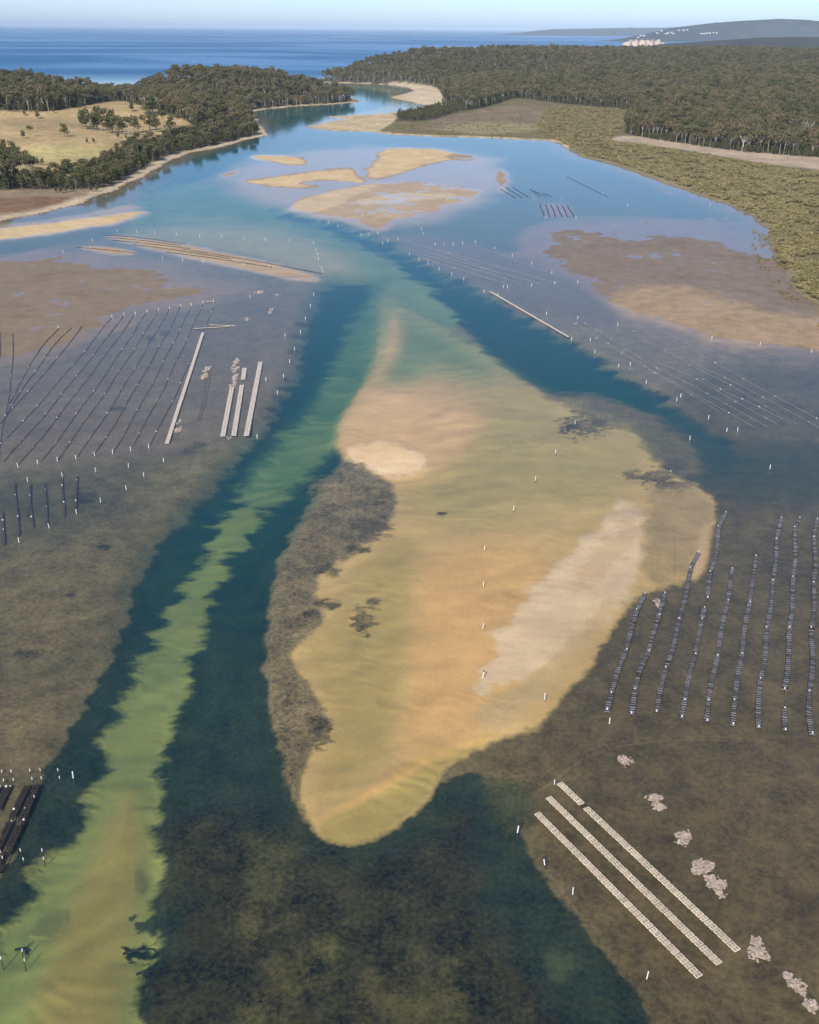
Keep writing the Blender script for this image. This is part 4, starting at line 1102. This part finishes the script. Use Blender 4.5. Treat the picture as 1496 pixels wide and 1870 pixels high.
# --- rows of wooden trays on the brown flat
TW, TL_ = 1.16, .74
def tray_meshes():
    fr = MB(); t = .10; hh = .14
    fr.box((0, -TL_ / 2 + t / 2, 0), (TW, t, hh)); fr.box((0, TL_ / 2 - t / 2, 0), (TW, t, hh))
    fr.box((-TW / 2 + t / 2, 0, .002), (t, TL_ - 2 * t, hh)); fr.box((TW / 2 - t / 2, 0, .002), (t, TL_ - 2 * t, hh))
    dv = MB(); dv.box((0, 0, .004), (.07, TL_ - 2 * t, hh * .9))
    pn = MB()
    for k in range(2):
        cx = (-1 if k == 0 else 1) * (TW / 4 - .03)
        for j in range(3):
            pn.box((cx, (j - 1) * (TL_ - 2 * t) / 3, .015), (TW / 2 - t - .05, (TL_ - 2 * t) / 3 - .02, .06))
    return fr.mesh('frame', M_TRAY), dv.mesh('divider', M_TRAY), pn.mesh('slat_bed', M_TRAYMESH)
TF, TD, TP = tray_meshes()
RAIL = {}
for (a, b, lab, grp, skip) in [((1024.5, 1434), (1344, 1734.5), 'cream tray from the basket-line end, row nearest the shell heaps', 'tray row by the shell heaps', (1070, 1473)),
                               ((1004, 1460), (1310, 1758.5), 'cream tray from the basket-line end, middle of three rows', 'middle tray row', None),
                               ((983, 1489), (1274.5, 1782), 'cream tray from the basket-line end, row nearest the dark weed', 'tray row by the dark weed', None)]:
    A = Vector(G(*a)); B = Vector(G(*b)); d = (B - A); n = int(d.length / .90); ang = math.atan2(d.y, d.x) - math.pi / 2
    sk = Vector(G(*skip)) if skip else None
    root = empty('tray_rack', (A.x, A.y, 0), ang)
    for sx in (-.36, .36):
        MB().box((sx, d.length / 2, .10), (.07, d.length + .6, .09)).build('rail', M_DARK, root)
    for k in range(0, n + 1, 4):
        for sx in (-.36, .36):
            MB().box((sx, k * .90, -.28), (.07, .07, .70)).build('leg', M_DARK, root)
    tag(root, {'tray row by the shell heaps': 'dark low rack carrying the tray row nearest the shell heaps', 'middle tray row': 'dark low rack carrying the middle tray row', 'tray row by the dark weed': 'dark low rack carrying the tray row nearest the dark weed'}[grp], 'rack', 'tray racks')
    cnt = 0
    for k in range(n + 1):
        p = A + d * (k / n)
        if sk and (p - sk).length < .55: continue
        e = empty('oyster_tray', (p.x + random.uniform(-.025, .025), p.y + random.uniform(-.025, .025), .215), ang + random.uniform(-.025, .025))
        for nm, m_ in (('frame', TF), ('divider', TD), ('slat_bed', TP)): data_obj(nm, m_, e)
        tag(e, f'{nth(cnt)} {lab}', 'tray', grp); cnt += 1

# --- heaps of loose oyster shell
def heap(x, y, lobes, label, n=90, size=.16):
    X, Y = G(x, y); bz = bed_z(X, Y)
    mb = MB()
    for (ox, oy, rx, ry) in lobes:
        cx, cy = G(x + ox, y + oy); ex = G(x + ox + rx, y + oy)[0] - cx; ey = abs(G(x + ox, y + oy - ry)[1] - cy)
        m = int(n * rx * ry / 150)
        for _ in range(m):
            a = random.uniform(0, 6.28); r = random.random() ** .6 * (1 if random.random() < .93 else 1.45)
            qx, qy = cx + math.cos(a) * r * ex, cy + math.sin(a) * r * ey
            if fbm(np.array([qx]), np.array([qy]), .9, 2, 5)[0] < -.28: continue
            hgt = .06 + .26 * max(0, 1 - r)
            s = size * random.choice([.45, .6, .8, 1, 1.3, 1.8])
            b = len(mb.v); rz = random.uniform(0, 6.28); tl = random.uniform(-.4, .4)
            mb.box((qx - X, qy - Y, bz + hgt * random.uniform(.5, 1.2) + .10), (s * 2.4, s * 1.3, s * .6), rz, tl)
        # the mound below
        ring = 14; b = len(mb.v)
        mb.v.append((cx - X, cy - Y, bz + .12))
        for k in range(ring):
            a = 2 * math.pi * k / ring; q = random.uniform(.75, 1.0)
            mb.v.append((cx - X + math.cos(a) * ex * q, cy - Y + math.sin(a) * ey * q, bz - .03))
        for k in range(ring): mb.f.append((b, b + 1 + k, b + 1 + (k + 1) % ring))
    o = mb.build('shell_heap', M_SHELL); o.location = (X, Y, 0)
    tag(o, label, 'shell heap', 'shell heaps on the brown flat')
heap(1141, 1387, [(0, 0, 12, 8.5)], 'small round pale shell heap below the basket lines')
heap(1200, 1462, [(-3, -7, 13, 8), (4, 9, 13, 8)], 'pale shell heap of two lobes beside the upper tray row end')
heap(1249, 1528, [(0, -2, 16, 10), (-4, 6, 12, 7)], 'compact pale shell heap between the double one and the big ragged one')
heap(1292, 1600, [(-8, -22, 18, 12), (-16, -12, 10, 8), (6, 2, 12, 8), (18, 12, 17, 11), (22, 26, 10, 8)], 'largest ragged pinkish shell heap beside the tray rows')
heap(1385, 1733, [(-2, -14, 11, 10), (0, 4, 18, 12), (14, 10, 8, 7)], 'pale shell heap just past the end of the tray rows')
heap(1450, 1800, [(-12, -20, 7, 7), (2, -6, 14, 11), (14, 6, 9, 8)], 'long pale shell heap farthest past the tray rows')
heap(1481, 1834, [(0, 0, 12, 11)], 'round shell heap touching the end of the long one')
heap(1202, 1101, [(0, 0, 7, 10)], 'faint pale shell patch beside a basket line head', 60)
heap(328, 769, [(0, 0, 5, 3)], 'tiny pale shell heap beside the narrow tray strip', 120, .25)
heap(323, 785, [(0, 0, 8, 5)], 'pale flat shell heap at the narrow tray strip foot', 120, .25)
heap(452, 581, [(0, 0, 5, 3)], 'tiny pale shell heap on the lease flat near the channel head', 120, .25)
heap(473, 533, [(0, 0, 9, 2.2)], 'thin pale shell bank on the striped sand', 200, .3)
heap(507, 537, [(0, 0, 5, 1.4)], 'thin pale shell sliver by the striped sand', 200, .3)
heap(430, 681, [(2, -20, 5, 7), (0, -6, 5, 7), (-1, 8, 5, 7), (-3, 20, 5, 6)], 'ragged strip of loose shell bags above the first broad tray strip', 160, .28)
heap(375, 681, [(2, -8, 6, 6), (-1, 5, 6, 7)], 'short ragged block of shell bags between the strips', 160, .28)
heap(495, 566, [(0, 0, 4, 6)], 'small upright block of shell bags near the lease rim', 160, .28)

# --- broad tray strips, trays too far off to tell apart
def strip(a, b, wpx, label, mat=None, group=None):
    A = Vector(G(*a)); B = Vector(G(*b)); d = B - A; ang = math.atan2(d.y, d.x) - math.pi / 2
    ppm = F / math.hypot(A.y, H); w = wpx / ppm
    root = empty('tray_strip', (A.x, A.y, 0), ang)
    L = d.length; tr = MB(); n = max(2, int(L / 1.15))
    cols = 2 if w > 1.6 else 1
    for i in range(n):
        for c in range(cols):
            tr.box(((c - (cols - 1) / 2) * w / cols + random.uniform(-.04, .04), (i + .5) * L / n, .25 + random.uniform(-.015, .015)), (w / cols * .94, L / n * .88, .14), random.uniform(-.03, .03))
    t = tr.build('trays', mat or M_TRAY2, root); t['kind'] = 'stuff'
    rl = MB()
    for sx in (-.3, .3): rl.box((sx * w, L / 2, .12), (.1, L, .1))
    rl.build('rails', M_DARK, root)
    lg = MB()
    for i in range(0, n, 4):
        for sx in (-.3, .3): lg.box((sx * w, (i + .5) * L / n, -.25), (.09, .09, .7))
    lg.build('legs', M_DARK, root)
    tag(root, label, 'tray strip', group)
M_TRAY2 = simple('pale_tray', (0.62, 0.53, 0.44), .75, .16, 1.2)  # even pale tan of the distant tray strips, slightly mottled
strip((371, 608), (305, 811), 5.5, 'long narrow pale tray strip running the length of the lease flat')
strip((424, 708), (407, 798), 8, 'broad pale tray strip below the ragged shell bags')
strip((442, 704), (427, 797), 8, 'broad pale tray strip in line with the short detached piece')
strip((447, 673), (444, 694), 8, 'short detached piece of pale trays above a broad strip')
strip((476, 662), (450, 797), 8, 'long broad pale tray strip nearest the dark channel')
strip((895, 533), (1038, 616), 4.5, 'long pale tray strip on the bank of the right-hand dark channel'.replace('right-hand ', 'curving '))
strip((354, 601), (420, 597), 2.4, 'thin pale tray platform across the head of the lease')
strip((383, 594), (431, 596), 2.4, 'second thin pale tray platform overlapping the first')
strip((376, 552), (388, 551), 3, 'tiny pale tray block beside the last line-head post')

# --- sunken oyster lines: dark rail with small float caps
FLOAT = MB().tube([(0, 0, -.05), (0, 0, .12), (0, 0, .3), (0, 0, .36)], [.08, .2, .2, .06], 8).mesh('float', M_WHITE)
def sunk(pts, label, group, rad=.16, floats=6, mat=None, zz=.02, bags=True, wob=.6, nm='oyster_line'):
    mat = mat or M_ROPE
    x0, y0 = G(*pts[0]); root = empty(nm, (x0, y0, 0))
    P = polyline(pts, zz, 3.0)
    off = np.cumsum(np.random.default_rng(int(pts[0][0] * 7 + pts[0][1])).normal(size=len(P))) * .05
    P = [(p[0] + wob * math.sin(i * .31 + x0) * .35 + off[i] * wob, p[1], p[2]) for i, p in enumerate(P)]
    P = [(p[0], p[1], max(p[2], bed_z(p[0], p[1]) + .10)) for p in P]
    if len(P) < 2: return
    MB().tube([(p[0] - x0, p[1] - y0, p[2]) for p in P], rad * .4, 5).build('rail', mat, root)
    if bags:
        b = MB()
        for i in range(len(P) - 1):
            p, q = P[i], P[i + 1]; a = math.atan2(q[1] - p[1], q[0] - p[0])
            for k in range(3):
                t = (k + .5) / 3
                if random.random() < .12: continue
                b.box((p[0] + (q[0] - p[0]) * t - x0, p[1] + (q[1] - p[1]) * t - y0, p[2] - .02), (.75, rad * 2.6, .22), a + random.uniform(-.1, .1))
        o = b.build('baskets', mat, root); o['kind'] = 'stuff'
    for k in range(floats):
        p = P[int((k + .5 + random.uniform(-.15, .15)) / floats * (len(P) - 1))]
        data_obj('float', FLOAT, root, (p[0] - x0, p[1] - y0, 0.0), None, random.uniform(.5, 1.1))
    for k in range(0, len(P), 5):
        MB().tube([(P[k][0] - x0, P[k][1] - y0, -1.4), (P[k][0] - x0, P[k][1] - y0, .05)], .05, 4).build('stake', M_DARK, root)
    tag(root, label, 'oyster line', group)

GL = 'long dark sunken oyster line dotted with floats on the grey lease flat'
tops = [(205, 579), (227, 575), (247, 573), (269, 569), (290, 566), (310, 563), (331, 559), (350, 557), (371, 553), (390, 560)]
bots = [(10, 800), (4, 842), (33, 852), (69, 846), (105, 841), (139, 837), (173, 831), (206, 827), (239, 822), (272, 817)]
for li, ((tx, ty), (bx, by)) in enumerate(zip(tops, bots)):
    def at(f, o=0): return (tx + (bx - tx) * f + o, ty + (by - ty) * f)
    sunk([at(0), at(.12, 2), at(.35, 4), at(.6, 5), at(.85, 3), at(1)], f'{nth(9 - li)} long dark sunken line with floats, counted from the narrow tray strip', 'sunken lines of the grey lease', floats=7, rad=.11, zz=-.26)
for pts, lab in [([(110, 598), (60, 651), (37, 702), (14, 740)], 'sunken line whose head is a stout dark rail on the sand beside its own post'),
                 ([(132, 597), (104, 624), (50, 694), (4, 765)], 'sunken line second from the stout dark rail on the sand'),
                 ([(152, 594), (124, 631), (90, 672), (43, 724), (0, 775)], 'sunken line third from the stout dark rail on the sand'),
                 ([(25, 607), (22, 684), (10, 754), (2, 801), (-6, 840)], 'wavy sunken line crossing the sand far from the other line heads'),
                 ([(1, 605), (0, 640), (-6, 700)], 'short dark rail end beside the wavy sunken line')]:
    sunk(pts, lab, None, floats=6, rad=.12, zz=-.2)
for j in range(2):
    sunk([(384 + j * 4, 668), (374 + j * 4, 715), (360 + j * 4, 772)], 'thin paired dark rail below the ragged block of shell bags', 'paired rails', floats=0, rad=.12, bags=False)
for pts in [[(28, 878), (29, 930), (31, 982)], [(55, 879), (57, 920), (62, 968)], [(80, 876), (83, 920), (87, 964)], [(115, 869), (116, 905), (117, 947)], [(140, 866), (140, 900), (142, 932)], [(2, 930), (5, 965), (9, 998)], [(-30, 900), (-28, 950), (-22, 1010)]]:
    sunk(pts, 'short dark basket line on the olive flat below the long sunken lines', 'short lines on the olive flat', floats=2, rad=.22, wob=.9, zz=-.1)
for k, pts in enumerate([[(76, 1422), (52, 1480), (20, 1550), (-12, 1612)], [(70, 1423), (44, 1482), (12, 1552), (-20, 1614)], [(59, 1424), (40, 1462), (10, 1530), (-20, 1590)], [(52, 1425), (32, 1464), (2, 1532), (-28, 1592)],
                         [(25, 1426), (12, 1450), (-6, 1490)], [(18, 1427), (4, 1452), (-14, 1492)], [(7, 1427), (-6, 1450), (-20, 1480)]]):
    sunk(pts, 'dark basket rack line at the edge of the deep green channel', 'dark racks by the channel', floats=1, rad=.24, wob=.3, zz=.05, nm='basket_rack', mat=M_DARK)

# --- fine pale lines
def zr(p): return (900 + p[0] / 2.51, 400 + p[1] / 2.51)
for pts in [[(310, 440), (560, 600), (850, 770), (1050, 890)], [(330, 446), (575, 600), (865, 772), (1210, 960)], [(390, 460), (560, 560), (715, 665)], [(580, 480), (740, 570), (900, 670), (1050, 740), (1210, 830), (1400, 945)],
            [(820, 555), (1000, 650), (1250, 790), (1490, 920), (1600, 980)], [(650, 530), (850, 640), (1080, 730), (1300, 850), (1490, 955), (1600, 1010)], [(720, 670), (870, 740), (1060, 840), (1270, 960)], [(770, 660), (950, 740), (1100, 830), (1320, 950)],
            [(940, 720), (1040, 780), (1200, 850), (1390, 950)]]:
    sunk([zr(p) for p in pts], 'fine pale oyster line stretched over the dark flat beside the channel', 'fine pale lines', floats=5, rad=.13, mat=M_PALEROPE, zz=.06, bags=False, wob=.5)
for pts in [[(795, 455), (900, 484), (1023, 518)], [(780, 460), (880, 489), (995, 520)], [(770, 464), (870, 492), (955, 519)], [(765, 470), (850, 496), (925, 518)], [(850, 441), (940, 475), (1040, 512)], [(742, 440), (800, 458), (880, 485)]]:
    sunk(pts, 'submerged pale line in the mauve shallows behind the channel bend', 'lines behind the channel bend', floats=3, rad=.2, mat=M_PALEROPE, zz=.05, bags=False)
for pts in [[(913, 345), (943, 362)], [(922, 341), (955, 362)], [(935, 341), (966, 361)], [(968, 345), (988, 361)], [(975, 348), (1000, 361)], [(990, 352), (1010, 360)]]:
    sunk(pts, 'short dark rack line trailing off the brown bar in the blue bay', 'racks in the blue bay', floats=0, rad=.30, zz=.02, wob=.2)
sunk([(1034, 322), (1070, 340), (1112, 360)], 'single long dark line between two posts in the blue bay', None, floats=0, rad=.25, zz=.02, wob=.2)
for j in range(6):
    sunk([(986 + j * 10, 372 + j * .6), (994 + j * 11, 397)], 'brown rack line in the block of old racks beneath the blue bay', 'block of old racks', floats=1, rad=.28, zz=.03, wob=.6)
for pts in [[(188, 429), (260, 434), (340, 446)], [(192, 433), (270, 440), (332, 449)], [(200, 438), (290, 447), (350, 455)], [(240, 446), (330, 458), (430, 474)], [(300, 460), (400, 473), (500, 489)], [(330, 455), (440, 472), (590, 500)], [(135, 451), (180, 455), (250, 462)]]:
    sunk(pts, 'low dark line along the striped sand ridges', 'lines on the sand ridges', floats=0, rad=.26, zz=.05, wob=.5)

# --- fallen branches lying in the channel
def snag(x, y, L, ang, seed, label):
    rg = np.random.default_rng(seed); X, Y = G(x, y); bz = bed_z(X, Y)
    e = empty('sunken_branch', (X, Y, bz), ang)
    zz = .3; MB().tube([(-L / 2, 0, zz), (0, .2, zz + .15), (L / 2, 0, zz)], [.22, .18, .07], 6).build('trunk', M_DARK, e)
    for i in range(6):
        t = rg.uniform(-.3, .5) * L; s = rg.choice([-1, 1])
        MB().tube([(t, .1, zz), (t + rg.uniform(.2, 1.2), s * rg.uniform(.6, 1.6), zz + rg.uniform(-.1, .3))], [.1, .03], 5).build('twig', M_DARK, e)
    tag(e, label, 'branch')
snag(250, 1726, 4.2, .2, 1, 'dark branched snag lying in the green channel at the weed edge')
snag(38, 1720, 2.2, -.1, 2, 'short dark snag lying in the green channel near the white stakes')
snag(262, 1766, 2.2, .25, 3, 'thin dark branch below the large snag on the sandy channel floor')
snag(805, 936, 1.8, -.25, 4, 'thin dark log on the tan sandbank shallows')

# ------------------------------------------------------------------ far shore beyond the bay
M_FAR = simple('far_woodland', (0.05, 0.055, 0.045), .95, .35, .004)
M_CLIFF = simple('cliff_face', (0.62, 0.47, 0.36), .9, .2, .02)
def ridge(name, line, depth, mat, label, base=-2.0, seed=5, far=1.0):
    """a wooded ridge: crest points (x, y, z) with slopes falling to the sea in front and behind"""
    P = np.array(line, float); P[:, :2] *= far; P[:, 2] = np.where(P[:, 2] > 0, 120 + (P[:, 2] - 120) * far, P[:, 2])
    P[:, 2] = np.where((P[:, 2] < 10) & (P[:, 2] > 0), 10, P[:, 2])
    t = np.linspace(0, len(P) - 1, 160)
    crest = np.stack([np.interp(t, np.arange(len(P)), P[:, k]) for k in range(3)], 1)
    prof = [(-1.0, 0.0), (-.8, .18), (-.55, .42), (-.3, .74), (-.12, .95), (0, 1), (.2, .9), (.6, .5), (1, 0)]
    v = []; f = []
    for i, (x, y, zc) in enumerate(crest):
        for j, (o, h) in enumerate(prof):
            yy = y + o * depth
            n = float(fbm(np.array([x + seed * 50.]), np.array([yy]), 600, 4, seed)[0])
            v.append((x + n * 60, yy, base + (zc - base) * h * (1 + .28 * n * (1 if 0 < h < 1 else .10 * h))))
    n = len(prof)
    for i in range(len(crest) - 1):
        for j in range(n - 1):
            a = i * n + j
            f.append((a, a + n, a + n + 1, a + 1))
    o = mesh_obj(name, v, f, mat, None, True); o['kind'] = 'structure'; o['label'] = label
    return o
ridge('hills', [(1710, 10000, -2), (1800, 10050, 38), (2070, 10300, 78), (2450, 10900, 135), (2990, 11500, 185), (3400, 11700, 215), (3755, 11700, 232), (4000, 11600, 222), (4600, 11600, 190), (6500, 11600, 120), (9000, 11500, 100)], 900, M_FAR, 'blue wooded hills of the far shore across the bay', far=1.3)
ridge('hills', [(1255, 6100, -2), (1340, 6100, 52), (1550, 6050, 66), (1850, 6000, 88), (2200, 6000, 92), (3000, 6000, 80), (5000, 6000, 70)], 800, M_FAR, 'lower wooded hill in front of the blue far hills', seed=9)
ridge('hills', [(2000, 26000, -2), (3200, 26000, 120), (4600, 26500, 150), (6000, 27000, 170), (8000, 27000, 260), (10500, 27000, 290), (14000, 27000, 250)], 3000, M_FAR, 'faint mountain range low on the sea horizon', seed=13)
# pale cliffs at the headland's foot
def cliff():
    rg = np.random.default_rng(4)
    v = []; f = []
    xs = np.linspace(1690, 2060, 46)
    for i, x in enumerate(xs):
        h = (26 + 18 * abs(math.sin(i * .55)) + rg.uniform(-5, 5)) * min(1, (i + 2) / 8) * (1 if i < 38 else (46 - i) / 8 + .2)
        y = 9090 + 12 * math.sin(i * .8) + (x - 1690) * .3
        v += [(x, y - 6, -1), (x, y, h * .6), (x, y + 6, h), (x, y + 70, h + 2), (x, y + 120, -1)]
    for i in range(len(xs) - 1):
        for j in range(4):
            a = i * 5 + j; f.append((a, a + 5, a + 6, a + 1))
    o = mesh_obj('cliff', v, f, M_CLIFF)
    tag(o, 'pale pinkish sea cliff at the foot of the blue far headland', 'cliff')
cliff()
# houses of the far town
def far_height(x, y):
    return None
deps = bpy.context.evaluated_depsgraph_get()
HILL = [o for o in scene.objects if o.name == 'hills'][0]
def house(x, y, label):
    dx, dy, dz = ray(x, y)
    d = Vector((dx, dy, dz)).normalized()
    hit, loc, nrm, _ = HILL.ray_cast(Vector((0, 0, H)), d)
    if not hit: return
    e = empty('house', loc); L, D, Hh = random.uniform(18, 34), 12, 9
    MB().box((0, 0, 2.5), (L, D, Hh + 3)).build('wall', M_WALL, e)
    r = MB(); r.v = [(-L / 2 - 1, -D / 2 - 1, 6.8), (L / 2 + 1, -D / 2 - 1, 6.8), (L / 2 + 1, D / 2 + 1, 6.8), (-L / 2 - 1, D / 2 + 1, 6.8), (-L / 2 + 3, 0, 11), (L / 2 - 3, 0, 11)]
    r.f = [(0, 1, 5, 4), (1, 2, 5), (2, 3, 4, 5), (3, 0, 4), (3, 2, 1, 0)]
    r.build('roof', M_ROOF, e)
    tag(e, label, 'house', 'houses of the far town')
HL = 'tiny white house among the trees on the far hillside above the cliff'
for (x, y) in [(1148, 64), (1146, 66), (1156, 66), (1170, 66), (1176, 66), (1180, 58), (1186, 58), (1192, 58), (1208, 57), (1216, 62), (1220, 61), (1226, 60), (1230, 62), (1240, 56), (1248, 56), (1255, 55), (1281, 62), (1286, 62), (1291, 61), (1296, 61), (1303, 60), (1309, 61), (1165, 69), (1200, 61)]:
    house(x, y, HL)

# ------------------------------------------------------------------ haze
def haze():
    mb = MB(); mb.box((0, 46500, 130), (300000, 98000, 380))
    m = bpy.data.materials.new('haze'); m.use_nodes = True
    nt = m.node_tree; nt.nodes.remove(nt.nodes['Principled BSDF'])
    pv = nt.nodes.new('ShaderNodeVolumePrincipled')
    pv.inputs['Color'].default_value = (0.60, 0.78, 1.0, 1)
    pv.inputs['Density'].default_value = HAZE_DENSITY
    pv.inputs['Anisotropy'].default_value = -0.35
    nt.links.new(pv.outputs[0], nt.nodes['Material Output'].inputs['Volume'])
    o = mb.build('haze', m); o['kind'] = 'stuff'; o['label'] = 'thin bluish sea haze fading the far hills'; o['category'] = 'haze'
HAZE_DENSITY = 2.4e-5
haze()
